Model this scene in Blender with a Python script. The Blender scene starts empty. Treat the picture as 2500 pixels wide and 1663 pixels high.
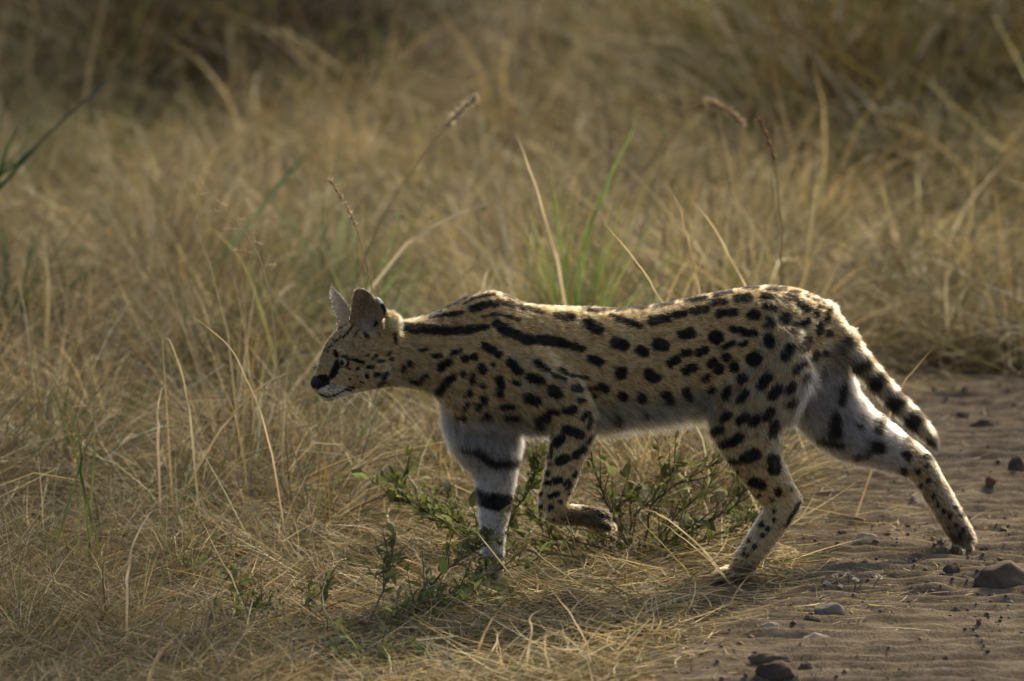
import bpy, math, random
import numpy as np
from mathutils import Vector, noise as mnoise

random.seed(7)
rng = np.random.default_rng(7)
R = math.radians
scene = bpy.context.scene

# ------------------------------------------------------------------ camera
PXW, PXH = 2500.0, 1663.0
PITCH = R(10.0)
DIST = 16.0
PXM = 1230.0                                   # photo pixels per metre at the serval
LENS = 36.0 * DIST / (PXW / PXM)
KPX = 36.0 / (PXW * LENS)
CY, SY = math.cos(PITCH), math.sin(PITCH)
CAM_Y = -DIST * CY
_vd = CY - (1412 - 831.5) * KPX * SY
_vz = -SY - (1412 - 831.5) * KPX * CY
CAM_Z = -_vz * (0 - CAM_Y) / _vd                # the near hind paw (row 1412) stands on z = 0

def at(px, py, Y):
    """point of the plane y = Y that the photograph shows at (px, py)"""
    px = np.asarray(px, float); py = np.asarray(py, float); Y = np.asarray(Y, float)
    dy = CY - (py - 831.5) * KPX * SY
    dz = -SY - (py - 831.5) * KPX * CY
    t = (Y - CAM_Y) / dy
    return np.stack(np.broadcast_arrays((px - 1250) * KPX * t, Y, CAM_Z + dz * t), -1)

def to_px(P):
    x = P[..., 0]; y = P[..., 1] - CAM_Y; z = P[..., 2] - CAM_Z
    d = y * CY - z * SY
    u = y * SY + z * CY
    return 1250 + x / d / KPX, 831.5 - u / d / KPX

cam_data = bpy.data.cameras.new('camera')
cam = bpy.data.objects.new('camera', cam_data)
scene.collection.objects.link(cam)
cam.location = (0, CAM_Y, CAM_Z)
cam.rotation_euler = (math.pi / 2 - PITCH, 0, 0)
cam_data.lens = LENS
cam_data.sensor_width = 36.0
cam_data.clip_start = 0.5
cam_data.clip_end = 2000
cam_data.dof.use_dof = True
cam_data.dof.focus_distance = DIST - 0.06
cam_data.dof.aperture_fstop = 3.4
scene.camera = cam

# ------------------------------------------------------------------ light
SUN_EL, SUN_AZ = R(40), R(30)                  # low sun behind the animal and to the right; azimuth from +Y towards +X
world = bpy.data.worlds.new('World'); scene.world = world
world.use_nodes = True
wn = world.node_tree.nodes; wl = world.node_tree.links
bg = wn['Background']
sky = wn.new('ShaderNodeTexSky')
sky.sky_type = 'NISHITA'; sky.sun_disc = False
sky.sun_elevation = SUN_EL; sky.sun_rotation = SUN_AZ
sky.dust_density = 4.5; sky.air_density = 0.7; sky.ozone_density = 0.4
wl.new(sky.outputs[0], bg.inputs['Color'])
bg.inputs['Strength'].default_value = 0.145
sun_data = bpy.data.lights.new('sun', 'SUN')
sun = bpy.data.objects.new('sun', sun_data); scene.collection.objects.link(sun)
sun_data.energy = 2.8; sun_data.angle = R(3.5); sun_data.color = (1.0, 0.83, 0.55)
sdir = Vector((math.sin(SUN_AZ) * math.cos(SUN_EL), math.cos(SUN_AZ) * math.cos(SUN_EL), math.sin(SUN_EL)))
sun.rotation_euler = (-sdir).to_track_quat('-Z', 'Y').to_euler()
sun.location = sdir * 30

vs = scene.view_settings
vs.view_transform = 'Standard'; vs.look = 'None'; vs.gamma = 1.0; vs.use_curve_mapping = False
vs.exposure = 0.78
scene.render.engine = 'CYCLES'
scene.cycles.use_denoising = True
scene.cycles.max_bounces = 8
scene.cycles.diffuse_bounces = 3
scene.cycles.transmission_bounces = 4
scene.cycles.sample_clamp_indirect = 4.0
scene.cycles_curves.shape = 'RIBBONS'

# ------------------------------------------------------------------ helpers
COL = scene.collection

def link(o, parent=None, **props):
    COL.objects.link(o)
    if parent is not None:
        o.parent = parent
    for k, v in props.items():
        if v is not None:
            o[k] = v
    return o

def mesh_np(name, verts, faces, mat=None, colors=None, smooth=True):
    """faces: (n, k) int array, all with k corners"""
    verts = np.ascontiguousarray(verts, np.float32); faces = np.ascontiguousarray(faces, np.int32)
    me = bpy.data.meshes.new(name)
    n, k = faces.shape
    me.vertices.add(len(verts)); me.vertices.foreach_set('co', verts.ravel())
    me.loops.add(n * k); me.loops.foreach_set('vertex_index', faces.ravel())
    me.polygons.add(n); me.polygons.foreach_set('loop_start', np.arange(0, n * k, k, dtype=np.int32))
    if smooth:
        me.polygons.foreach_set('use_smooth', np.ones(n, bool))
    if colors is not None:
        a = me.color_attributes.new('col', 'FLOAT_COLOR', 'POINT')
        c = np.ones((len(verts), 4), np.float32); c[:, :3] = colors
        a.data.foreach_set('color', c.ravel())
    me.update(calc_edges=True)
    if mat is not None:
        me.materials.append(mat)
    return me

def obj(name, me, parent=None, **props):
    return link(bpy.data.objects.new(name, me), parent, **props)

def empty(name, loc=(0, 0, 0), **props):
    o = bpy.data.objects.new(name, None); o.location = loc; o.empty_display_size = 0.05
    return link(o, None, **props)

def _hash(ix, iy, seed):
    h = (ix.astype(np.int64) * 374761393 + iy.astype(np.int64) * 668265263 + seed * 1442695041) & 0x7fffffff
    h = ((h ^ (h >> 13)) * 1274126177) & 0x7fffffff
    h = (h ^ (h >> 16)) & 0xffff
    return h / 65535.0

def vnoise(x, y, seed=0):
    x = np.asarray(x, float); y = np.asarray(y, float)
    ix = np.floor(x); iy = np.floor(y); fx = x - ix; fy = y - iy
    fx = fx * fx * (3 - 2 * fx); fy = fy * fy * (3 - 2 * fy)
    a = _hash(ix, iy, seed); b = _hash(ix + 1, iy, seed); c = _hash(ix, iy + 1, seed); d = _hash(ix + 1, iy + 1, seed)
    return a + (b - a) * fx + (c - a) * fy + (a - b - c + d) * fx * fy

def fbm(x, y, seed=0, oct=4):
    s = 0; w = 0.5; f = 1.0; t = 0
    for i in range(oct):
        s = s + w * vnoise(x * f + 17.3 * i, y * f - 9.1 * i, seed + i); t += w; w *= 0.5; f *= 2.03
    return s / t

def sstep(a, b, x):
    t = np.clip((x - a) / (b - a), 0, 1); return t * t * (3 - 2 * t)

def catmull(pts, sub):
    """resample rows of an (n, k) array"""
    P = np.asarray(pts, float); n = len(P)
    out = []
    for i in range(n - 1):
        p0 = P[max(i - 1, 0)]; p1 = P[i]; p2 = P[i + 1]; p3 = P[min(i + 2, n - 1)]
        for j in range(sub):
            t = j / sub
            out.append(0.5 * ((2 * p1) + (p2 - p0) * t + (2 * p0 - 5 * p1 + 4 * p2 - p3) * t * t + (3 * p1 - p0 - 3 * p2 + p3) * t ** 3))
    out.append(P[-1])
    return np.array(out)

# ------------------------------------------------------------------ materials
def mat_new(name):
    m = bpy.data.materials.new(name); m.use_nodes = True
    nt = m.node_tree
    for n in list(nt.nodes):
        nt.nodes.remove(n)
    out = nt.nodes.new('ShaderNodeOutputMaterial')
    return m, nt, out

def leafy_material(name, transl=0.35, rough=0.6, spec=0.25, color=None, var=0.0, tint=(1, 1, 1)):
    """vertex colour 'col' (or a plain colour) on thin plant tissue that lets light through"""
    m, nt, out = mat_new(name)
    N = nt.nodes; L = nt.links
    pb = N.new('ShaderNodeBsdfPrincipled'); pb.inputs['Roughness'].default_value = rough
    pb.inputs['Specular IOR Level'].default_value = spec
    tr = N.new('ShaderNodeBsdfTranslucent'); mx = N.new('ShaderNodeMixShader'); mx.inputs[0].default_value = transl
    if color is None:
        src = N.new('ShaderNodeAttribute'); src.attribute_name = 'col'; c = src.outputs['Color']
    else:
        src = N.new('ShaderNodeRGB'); src.outputs[0].default_value = (*color, 1); c = src.outputs[0]
    if var > 0:
        oi = N.new('ShaderNodeObjectInfo'); hsv = N.new('ShaderNodeHueSaturation')
        mr = N.new('ShaderNodeMapRange'); mr.inputs['To Min'].default_value = 1 - var; mr.inputs['To Max'].default_value = 1 + var
        mh = N.new('ShaderNodeMapRange'); mh.inputs['To Min'].default_value = 0.475; mh.inputs['To Max'].default_value = 0.515
        L.new(oi.outputs['Random'], mr.inputs['Value']); L.new(oi.outputs['Random'], mh.inputs['Value'])
        L.new(mr.outputs[0], hsv.inputs['Value']); L.new(mh.outputs[0], hsv.inputs['Hue']); L.new(c, hsv.inputs['Color']); c = hsv.outputs[0]
    nz = N.new('ShaderNodeTexNoise'); nz.inputs['Scale'].default_value = 60; nz.inputs['Detail'].default_value = 3
    tc = N.new('ShaderNodeTexCoord'); L.new(tc.outputs['Object'], nz.inputs['Vector'])
    mr2 = N.new('ShaderNodeMapRange'); mr2.inputs['To Min'].default_value = 0.7; mr2.inputs['To Max'].default_value = 1.25
    L.new(nz.outputs['Fac'], mr2.inputs['Value'])
    mul = N.new('ShaderNodeMix'); mul.data_type = 'RGBA'; mul.blend_type = 'MULTIPLY'; mul.inputs[0].default_value = 1
    L.new(c, mul.inputs[6]); L.new(mr2.outputs[0], mul.inputs[7]); c = mul.outputs[2]
    L.new(c, pb.inputs['Base Color']); L.new(c, tr.inputs['Color'])
    L.new(pb.outputs[0], mx.inputs[1]); L.new(tr.outputs[0], mx.inputs[2]); L.new(mx.outputs[0], out.inputs['Surface'])
    return m

def earth_material(name, stops, scale=6.0, bump=0.4, dist=0.02, rough=0.95, fine=90.0):
    m, nt, out = mat_new(name); N = nt.nodes; L = nt.links
    pb = N.new('ShaderNodeBsdfPrincipled'); pb.inputs['Roughness'].default_value = rough; pb.inputs['Specular IOR Level'].default_value = 0.15
    tc = N.new('ShaderNodeTexCoord')
    n1 = N.new('ShaderNodeTexNoise'); n1.inputs['Scale'].default_value = scale; n1.inputs['Detail'].default_value = 9; n1.inputs['Roughness'].default_value = 0.65
    n2 = N.new('ShaderNodeTexNoise'); n2.inputs['Scale'].default_value = fine; n2.inputs['Detail'].default_value = 6; n2.inputs['Roughness'].default_value = 0.7
    L.new(tc.outputs['Object'], n1.inputs['Vector']); L.new(tc.outputs['Object'], n2.inputs['Vector'])
    md = N.new('ShaderNodeMix'); md.data_type = 'FLOAT'; md.inputs[0].default_value = 0.45
    L.new(n1.outputs['Fac'], md.inputs[2]); L.new(n2.outputs['Fac'], md.inputs[3])
    cr = N.new('ShaderNodeValToRGB'); e = cr.color_ramp.elements
    e[0].position = stops[0][0]; e[0].color = (*stops[0][1], 1); e[1].position = stops[-1][0]; e[1].color = (*stops[-1][1], 1)
    for p, c in stops[1:-1]:
        k = e.new(p); k.color = (*c, 1)
    L.new(md.outputs[0], cr.inputs[0]); L.new(cr.outputs[0], pb.inputs['Base Color'])
    bp = N.new('ShaderNodeBump'); bp.inputs['Strength'].default_value = bump; bp.inputs['Distance'].default_value = dist
    L.new(md.outputs[0], bp.inputs['Height']); L.new(bp.outputs[0], pb.inputs['Normal'])
    L.new(pb.outputs[0], out.inputs['Surface'])
    return m

M_SOIL = earth_material('soil', [(0.3, (0.022, 0.015, 0.008)), (0.5, (0.045, 0.033, 0.018)), (0.7, (0.09, 0.068, 0.04))])
M_SAND = earth_material('sand', [(0.32, (0.055, 0.041, 0.027)), (0.45, (0.115, 0.088, 0.055)), (0.56, (0.165, 0.13, 0.085)), (0.70, (0.27, 0.225, 0.155))], scale=12, bump=1.0, dist=0.016, fine=130)
M_STRAW = leafy_material('dry_straw', transl=0.38, rough=0.55, spec=0.3)
M_GREEN = leafy_material('green_blade', transl=0.4, rough=0.5, spec=0.35)
M_LEAF = leafy_material('shrub_leaf', transl=0.45, rough=0.62, spec=0.2, color=(0.15, 0.175, 0.05), var=0.55)
M_BUSH = leafy_material('bush_leaf', transl=0.3, rough=0.5, spec=0.3)
M_TWIG = earth_material('twig_bark', [(0.3, (0.06, 0.04, 0.022)), (0.55, (0.12, 0.085, 0.05)), (0.75, (0.20, 0.15, 0.09))], scale=40, bump=0.3, dist=0.002, rough=0.8)
# ------------------------------------------------------------------ terrain
def terrain(x, y):
    x = np.asarray(x, float); y = np.asarray(y, float)
    z = -0.028 * sstep(0.3, -0.12, x)
    far = sstep(2.2, 4.5, y)
    z = z + far * 0.10 * (fbm(x * 0.5, y * 0.5, 3, 2) - 0.5) + 0.014 * (fbm(x * 2.2, y * 2.2, 5, 3) - 0.5)
    for fx, fy, fz in FEET:                                     # firm, level footing
        w = np.exp(-(((x - fx) / .10) ** 2 + ((y - fy) / .10) ** 2)); z = z * (1 - w) + fz * w
    return z
FEET = []
FEET = [(0.415, -0.015, float(at(1772, 1414, -0.0)[2])), (-.055, -.075, float(at(1180, 1456, -.075)[2])), (.90, .235, float(at(2350, 1362, .235)[2]))]

def on_ground(px, py):
    """ground point under a photo pixel"""
    Y = 0.0
    for _ in range(30):
        p = at(px, py, Y)
        err = float(p[2]) - float(terrain(p[0], p[1]))
        Y += err / math.tan(PITCH) * 0.8
    p = at(px, py, Y)
    return np.array([p[0], p[1], float(terrain(p[0], p[1]))])

# bare sandy track: its edge against the grass, read along the verge
_edge = np.array([on_ground(*p)[:2] for p in [(1500, 1700), (1600, 1620), (1720, 1550), (1850, 1475), (1905, 1410), (1890, 1320), (1930, 1220), (1975, 1120), (2020, 1030), (2060, 975)]])
_o = np.argsort(_edge[:, 1])
EDX, EDY = _edge[_o, 0], _edge[_o, 1]
TRACK_TOP = float(on_ground(2250, 925)[1])

def sand_mask(x, y):
    """> 0 on the track"""
    e = np.interp(y, EDY, EDX)
    e = np.where(y < EDY[0], EDX[0] + (y - EDY[0]) * 0.12, e)
    m = np.minimum(x - e, (TRACK_TOP - y) * 0.6)
    return m + 0.10 * (fbm(x * 3, y * 3, 11, 3) - 0.5)

def ripples(x, y):
    """tyre and wind ripples pressed across the track"""
    w = y + 0.05 * fbm(x * 1.5, y * 1.2, 21, 2) + 0.02 * x
    ph = w / 0.066 * 2 * np.pi + 2.5 * fbm(x * 2.0, y * 4.0, 23, 2)
    r = (0.5 + 0.5 * np.sin(ph)) ** 1.4
    a = 0.25 + 0.75 * fbm(x * 1.3, y * 2.0, 25, 2)
    return 0.022 * r * a + 0.020 * (fbm(x * 7, y * 20, 27, 3) - 0.5) + 0.011 * (fbm(x * 26, y * 40, 29, 2) - 0.5)

def grow(a, b, step, lim, fac=1.35):
    v = list(np.arange(a, b, step)); s = step
    lo, hi = v[0], v[-1]; L1, H1 = [], []
    while lo > -lim: s *= fac; lo -= s; L1.append(lo)
    s = step
    while hi < lim: s *= fac; hi += s; H1.append(hi)
    return np.array(L1[::-1] + v + H1)

def grid_faces(nx, ny):
    i = np.arange(nx - 1); j = np.arange(ny - 1)
    I, J = np.meshgrid(i, j, indexing='ij'); a = (I * ny + J).ravel()
    return np.stack([a, a + ny, a + ny + 1, a + 1], 1)

gx = grow(-2.4, 2.6, 0.05, 400); gy = grow(-2.2, 13.0, 0.06, 400)
X, Yg = np.meshgrid(gx, gy, indexing='ij')
Z = terrain(X, Yg)
obj('ground', mesh_np('ground', np.stack([X, Yg, Z], -1).reshape(-1, 3), grid_faces(len(gx), len(gy)), M_SOIL), kind='structure')

tx = np.concatenate([np.arange(-0.3, 1.7, 0.011), np.arange(1.7, 7, 0.06)]); ty = np.concatenate([np.arange(-9, -2.2, 0.08), np.arange(-2.2, 2.9, 0.008)])
X, Yg = np.meshgrid(tx, ty, indexing='ij')
mk = sand_mask(X, Yg)
Z = terrain(X, Yg) + np.where(mk > 0, 0.004, 0.004 + np.clip(mk * 0.4, -0.03, 0)) + ripples(X, Yg) * sstep(-0.05, 0.12, mk)
F = grid_faces(len(tx), len(ty))
keep = (mk.ravel()[F] > -0.08).all(1); F = F[keep]
used = np.unique(F); remap = -np.ones(X.size, np.int64); remap[used] = np.arange(len(used))
obj('dirt_track', mesh_np('dirt_track', np.stack([X, Yg, Z], -1).reshape(-1, 3)[used], remap[F], M_SAND), kind='structure')

def track_z(x, y):
    return float(terrain(x, y) + 0.004 + (ripples(np.array(x), np.array(y)) if float(sand_mask(np.array(x), np.array(y))) > 0.05 else 0))
# ------------------------------------------------------------------ the serval
YAW = 0.30
def yc(px):
    """depth of the animal's mid plane: its forequarters are a little nearer to the camera"""
    return 0.045 + (np.asarray(px, float) - 1790) / PXM * YAW
def C1(x, y): return 720 + x / 4.48, 660 + y / 4.48
def C2(x, y): return 1000 + x / 3.92, 680 + y / 3.92
def C3(x, y): return 1450 + x / 3.626, 660 + y / 3.626
def C4(x, y): return 1040 + x / 3.266, 1000 + y / 3.266
def C5(x, y): return 1650 + x / 2.946, 950 + y / 2.946

PV, PF, NV = [], [], 0
STN = []          # stations: x, y, z, radius(m), tangent(3), part id
HEAD, BODY, NEARF, FARF, NEARH, FARH, TAIL, EARN, EARF = range(9)

def add_loft(rings):
    """rings: (n, m, 3); closed with caps"""
    global NV
    n, m, _ = rings.shape
    v = rings.reshape(-1, 3); c0 = rings[0].mean(0); c1 = rings[-1].mean(0)
    PV.append(np.vstack([v, c0, c1]))
    f = []
    for i in range(n - 1):
        for j in range(m):
            k = (j + 1) % m
            f.append((i * m + j, i * m + k, (i + 1) * m + k)); f.append((i * m + j, (i + 1) * m + k, (i + 1) * m + j))
    for j in range(m):
        k = (j + 1) % m
        f.append((n * m, k, j)); f.append((n * m + 1, (n - 1) * m + j, (n - 1) * m + k))
    PF.append(np.array(f) + NV); NV += len(PV[-1])

def stations(C, rad, parts):
    T = np.gradient(C, axis=0); T /= np.linalg.norm(T, axis=1, keepdims=True) + 1e-9
    for i in range(len(C)):
        STN.append((*C[i], rad[i], *T[i], parts[i]))

A = np.linspace(0, 2 * np.pi, 36, endpoint=False)
# trunk with neck and head: column, top row, bottom row, half width, narrowing above and below
spine = [(764, 930, 947, 7, .1, .2), (768, 918, 956, 12, .2, .2), (774, 902, 962, 17, .3, .15), (781, 873, 967, 22, .4, .1), (790, 848, 971, 28, .42, .1), (800, 829, 973, 35, .4, .12),
         (815, 811, 974, 43, .38, .18), (832, 798, 971, 50, .32, .24), (850, 786, 964, 57, .25, .3), (880, 774, 957, 63, .2, .32), (910, 770, 951, 63, .15, .3),
         (940, 776, 946, 58, .1, .2), (970, 781, 944, 54, .05, .1), (1010, 775, 950, 56, .05, .1), (1060, 760, 970, 64, .15, .15), (1100, 737, 1010, 74, .3, .2),
         (1143, 714, 1044, 82, .45, .3), (1191, 703, 1056, 88, .5, .35), (1235, 712, 1058, 90, .45, .35), (1285, 735, 1056, 92, .3, .3), (1340, 740, 1050, 94, .2, .25),
         (1400, 743, 1040, 94, .18, .2), (1460, 745, 1032, 92, .15, .2), (1520, 747, 1025, 90, .15, .2), (1580, 742, 1018, 86, .15, .2), (1640, 732, 1010, 82, .15, .2),
         (1700, 719, 1000, 82, .15, .25), (1760, 707, 990, 86, .18, .25), (1820, 697, 980, 90, .2, .25), (1880, 693, 965, 90, .22, .25), (1940, 700, 940, 82, .25, .2), (1990, 718, 905, 66, .25, .2),
         (2022, 738, 870, 46, .2, .2), (2040, 756, 840, 24, .1, .1)]
S = catmull(spine, 5)
infl = np.interp(S[:, 0], [760, 900, 1000, 1150, 1800, 2040], [0.5, 2.5, 5, 7, 6, 4])
rings = []
for i, s in enumerate(S):
    cy = (s[1] + s[2]) / 2; r = max((s[2] - s[1]) / 2 - infl[i], 4); w = max(s[3] - infl[i] * .6, 3)
    ca, sa = np.cos(A), np.sin(A)
    lat = w * np.sign(sa) * np.abs(sa) ** 0.9 * (1 - s[4] * np.maximum(ca, 0) ** 1.2 - s[5] * np.maximum(-ca, 0) ** 1.2)
    rings.append(at(s[0], cy - r * ca, yc(s[0]) + lat / PXM))
rings = np.array(rings)
add_loft(rings)
cen = at(S[:, 0], (S[:, 1] + S[:, 2]) / 2, yc(S[:, 0]))
stations(cen, (S[:, 2] - S[:, 1]) / 2 / PXM, [HEAD if s[0] < 935 else BODY for s in S])

def limb(pts, dY, part, ry=0.8, sub=5, infl=3.0, keep=True, m=24):
    """pts: column, row, radius (photo pixels), optional own depth offset and y-radius factor"""
    P = np.array([(p[0], p[1], p[2], p[3] if len(p) > 3 else dY, p[4] if len(p) > 4 else ry) for p in pts])
    P = catmull(P, sub)
    T = np.gradient(P[:, :2], axis=0); T /= np.linalg.norm(T, axis=1, keepdims=True)
    nx, ny = -T[:, 1], T[:, 0]
    a = np.linspace(0, 2 * np.pi, m, endpoint=False)
    rg = []
    for i, p in enumerate(P):
        r = max(p[2] - infl, 4)
        rg.append(at(p[0] + nx[i] * r * np.cos(a), p[1] + ny[i] * r * np.cos(a), yc(p[0]) + p[3] + r * p[4] / PXM * np.sin(a)))
    add_loft(np.array(rg))
    if keep:
        stations(at(P[:, 0], P[:, 1], yc(P[:, 0]) + P[:, 3]), P[:, 2] / PXM, [part] * len(P))

def blob(px, py, dY, rx, rz, ry, ang=0.0):
    th = np.linspace(0.15, np.pi - 0.15, 9); a = np.linspace(0, 2 * np.pi, 16, endpoint=False)
    rg = []
    for t in th:
        lx = -np.cos(t) * rx; s = np.sin(t)
        x = lx; y = s * rz * np.cos(a)
        rg.append(at(px + x * math.cos(ang) - y * math.sin(ang), py + x * math.sin(ang) + y * math.cos(ang), yc(px) + dY + s * ry / PXM * np.sin(a)))
    add_loft(np.array(rg))

# near foreleg, lifted: shoulder blade, upper arm, forearm, folded wrist and paw
limb([(1222, 820, 30, -.014, .5), (1228, 845, 58, -.026, .42), (1245, 880, 84, -.040, .44), (1300, 930, 92, -.052, .48), (1375, 985, 74, -.058, .6), (1398, 1040, 60, -.058, .72), (1390, 1090, 52, -.058),
      (1379, 1130, 47, -.058), (1362, 1184, 43, -.058), (1350, 1222, 40, -.058), (1346, 1246, 34, -.058)], -.058, NEARF, ry=.74, infl=4)
limb([(1336, 1246, 26), (1362, 1254, 30), (1400, 1257, 28), (1438, 1262, 29), (1468, 1271, 31), (1486, 1277, 24)], -.058, NEARF, ry=.8, infl=3)
for k, d in enumerate((-.082, -.066, -.05, -.035)):
    blob(1478 + (4 if k in (1, 2) else -4), 1283, d, 24, 14, 11, 0.35)
# far foreleg, planted
limb([(1150, 930, 90, .03, .6), (1172, 1000, 96, .036, .6), (1186, 1060, 90, .042, .65), (1197, 1100, 77, .045, .7), (1208, 1150, 56, .045), (1209, 1196, 48, .045), (1207, 1245, 41, .045), (1204, 1295, 34, .045),
      (1203, 1350, 31, .045), (1206, 1400, 26, .045), (1203, 1432, 26, .045)], .045, FARF, ry=.78, infl=4)
limb([(1214, 1430, 22), (1190, 1438, 24), (1165, 1444, 20), (1148, 1447, 14)], .045, FARF, ry=1.0, infl=2)
for k, d in enumerate((.012, .03, .05, .068)):
    blob(1160 - (6 if k in (1, 2) else 0), 1444, d, 22, 13, 11, -0.1)
# near hind leg
limb([(1890, 790, 80, -.035, .6), (1872, 880, 118, -.045, .45), (1842, 960, 118, -.05, .45), (1824, 1030, 97, -.05, .5), (1838, 1092, 76, -.05, .6), (1860, 1145, 61, -.05, .65), (1890, 1192, 54, -.05, .6), (1910, 1226, 46, -.05, .6),
      (1898, 1258, 42, -.05, .65), (1876, 1292, 40, -.05), (1846, 1335, 38, -.05), (1818, 1370, 34, -.05), (1806, 1385, 26, -.05)], -.045, NEARH, ry=.72, infl=4)
limb([(1845, 1388, 12), (1815, 1391, 19), (1785, 1396, 20), (1766, 1399, 16)], -.045, NEARH, ry=1.2, infl=2)
for k, d in enumerate((-.078, -.06, -.042, -.024)):
    blob(1772 - (7 if k in (1, 2) else 0), 1399, d, 23, 14, 11, -0.1)
limb([(1925, 1195, 20), (1945, 1220, 16), (1936, 1250, 16)], -.05, NEARH, ry=.9, infl=2, keep=False)
# far hind leg, stretched back
limb([(1965, 850, 92, .03, .5), (1992, 930, 92, .045, .55), (2030, 1000, 84, .055, .6), (2080, 1048, 74, .06, .65), (2135, 1078, 62, .06), (2190, 1105, 51, .06), (2240, 1132, 43, .06), (2270, 1172, 38, .06),
      (2298, 1222, 36, .06), (2325, 1268, 35, .06), (2348, 1305, 33, .06), (2358, 1330, 32, .06)], .06, FARH, ry=.74, infl=4)
limb([(2374, 1336, 26), (2352, 1340, 28), (2330, 1344, 22)], .06, FARH, ry=1.25, infl=2)
for k, d in enumerate((.025, .044, .064, .082)):
    blob(2336 - (5 if k in (1, 2) else 0), 1346, d, 20, 16, 11, 0.2)
# tail
limb([(2005, 770, 44, 0.0), (2040, 803, 37, 0.0), (2078, 850, 32, .0), (2110, 893, 30, .0), (2145, 933, 29, .0), (2182, 975, 28, .0), (2225, 1018, 27, .0), (2262, 1058, 22, .0), (2284, 1088, 10, .0)], .0, TAIL, ry=.9, infl=8)
# whisker pads, brows, cheeks, chin
blob(796, 949, -.021, 24, 17, 16, -.1); blob(796, 949, .021, 24, 17, 16, -.1)
blob(833, 862, -.034, 24, 10, 12, .3); blob(833, 862, .034, 24, 10, 12, .3)
blob(806, 968, 0, 22, 11, 22, -.15)
blob(960, 797, -.034, 20, 34, 18, -.25); blob(960, 797, .034, 20, 34, 18, -.25)
blob(932, 752, -.040, 10, 30, 10, -.45)
blob(905, 905, -.03, 48, 38, 28, .1); blob(905, 905, .03, 48, 38, 28, .1)

def ear(left, right, dl, dr, cup, part, thick=.006, n=14, m=9):
    """cupped pinna between two traced edges (base to tip); dl, dr = depth of each edge, cup = hollow of the middle"""
    global NV
    def rs(e):
        e = np.array(e, float); d = np.r_[0, np.cumsum(np.linalg.norm(np.diff(e, axis=0), axis=1))]; d /= d[-1]
        t = np.linspace(0, 1, n); return np.stack([np.interp(t, d, e[:, 0]), np.interp(t, d, e[:, 1])], 1)
    Lp, Rp = rs(left), rs(right)
    F, B = [], []
    for i in range(n):
        t = i / (n - 1)
        for j in range(m):
            s = j / (m - 1)
            q = Lp[i] * (1 - s) + Rp[i] * s
            prof = math.sin(math.pi * s)
            y = yc(q[0]) + (dl[0] * (1 - t) + dl[1] * t) * (1 - s) + (dr[0] * (1 - t) + dr[1] * t) * s + cup * prof * (1 - t) ** .5
            F.append(at(q[0], q[1], y)); B.append(at(q[0], q[1], y + thick * (0.55 + 0.45 * prof)))
    V = np.array(F + B); k = n * m
    f = []
    for i in range(n - 1):
        for j in range(m - 1):
            a = i * m + j
            f += [(a, a + 1, a + m + 1), (a, a + m + 1, a + m), (k + a, k + a + m + 1, k + a + 1), (k + a, k + a + m, k + a + m + 1)]
    rim = [i * m for i in range(n)] + [(n - 1) * m + j for j in range(1, m)] + [i * m + m - 1 for i in range(n - 2, -1, -1)] + [j for j in range(m - 2, 0, -1)]
    for a, b in zip(rim, rim[1:] + rim[:1]):
        f += [(a, a + k, b + k), (a, b + k, b)]
    PV.append(V); PF.append(np.array(f) + NV); NV += len(V)
    cs = np.array([(F[i * m + m // 2] + B[i * m + m // 2]) / 2 for i in range(n)])
    wd = [np.linalg.norm(F[i * m] - F[i * m + m - 1]) / 2 * .8 + .006 for i in range(n)]
    stations(cs[3:], wd[3:], [part] * (n - 3))
EARC = [C1(*p) for p in [(590, 600), (596, 500), (608, 400), (622, 300), (648, 222), (700, 187)]], [C1(*p) for p in [(1010, 790), (975, 640), (950, 500), (938, 400), (880, 300), (800, 222), (715, 186)]]
ear(EARC[0], EARC[1], (-.030, -.046), (-.052, -.040), .026, EARN)
FEAR = [C1(*p) for p in [(470, 690), (430, 540), (398, 400), (378, 290), (374, 200), (392, 138)]], [C1(*p) for p in [(700, 560), (610, 420), (560, 340), (490, 250), (430, 185), (400, 138)]]
ear(FEAR[0], FEAR[1], (.020, .036), (.030, .052), .022, EARF)

STN = np.array(STN)
me0 = mesh_np('serval_raw', np.vstack(PV), np.vstack(PF))
tmp = obj('serval_raw', me0)
md = tmp.modifiers.new('Remesh', 'REMESH'); md.mode = 'VOXEL'; md.voxel_size = 0.0030; md.use_smooth_shade = True
md = tmp.modifiers.new('Smooth', 'SMOOTH'); md.factor = 0.5; md.iterations = 7
bpy.context.view_layer.update()
dg = bpy.context.evaluated_depsgraph_get()
body_me = bpy.data.meshes.new_from_object(tmp.evaluated_get(dg))
bpy.data.objects.remove(tmp); bpy.data.meshes.remove(me0)
body_me.name = 'serval_body'

# ---- coat pattern and painted toe gaps: strokes (half widths in photo pixels) read from the flank, legs, tail and head
def strokes(conv, scale, rows):
    out = []
    for r in rows:
        pts = r[0]; ws = r[1] if isinstance(r[1], (tuple, list)) else [r[1]] * len(pts)
        if len(pts) == 1:
            x, y = conv(*pts[0]); out.append((x, y, x, y, ws[0] / scale, ws[0] / scale))
        for (p, q, a, b) in zip(pts, pts[1:], ws, ws[1:]):
            x0, y0 = conv(*p); x1, y1 = conv(*q); out.append((x0, y0, x1, y1, a / scale, b / scale))
    return out

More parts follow.
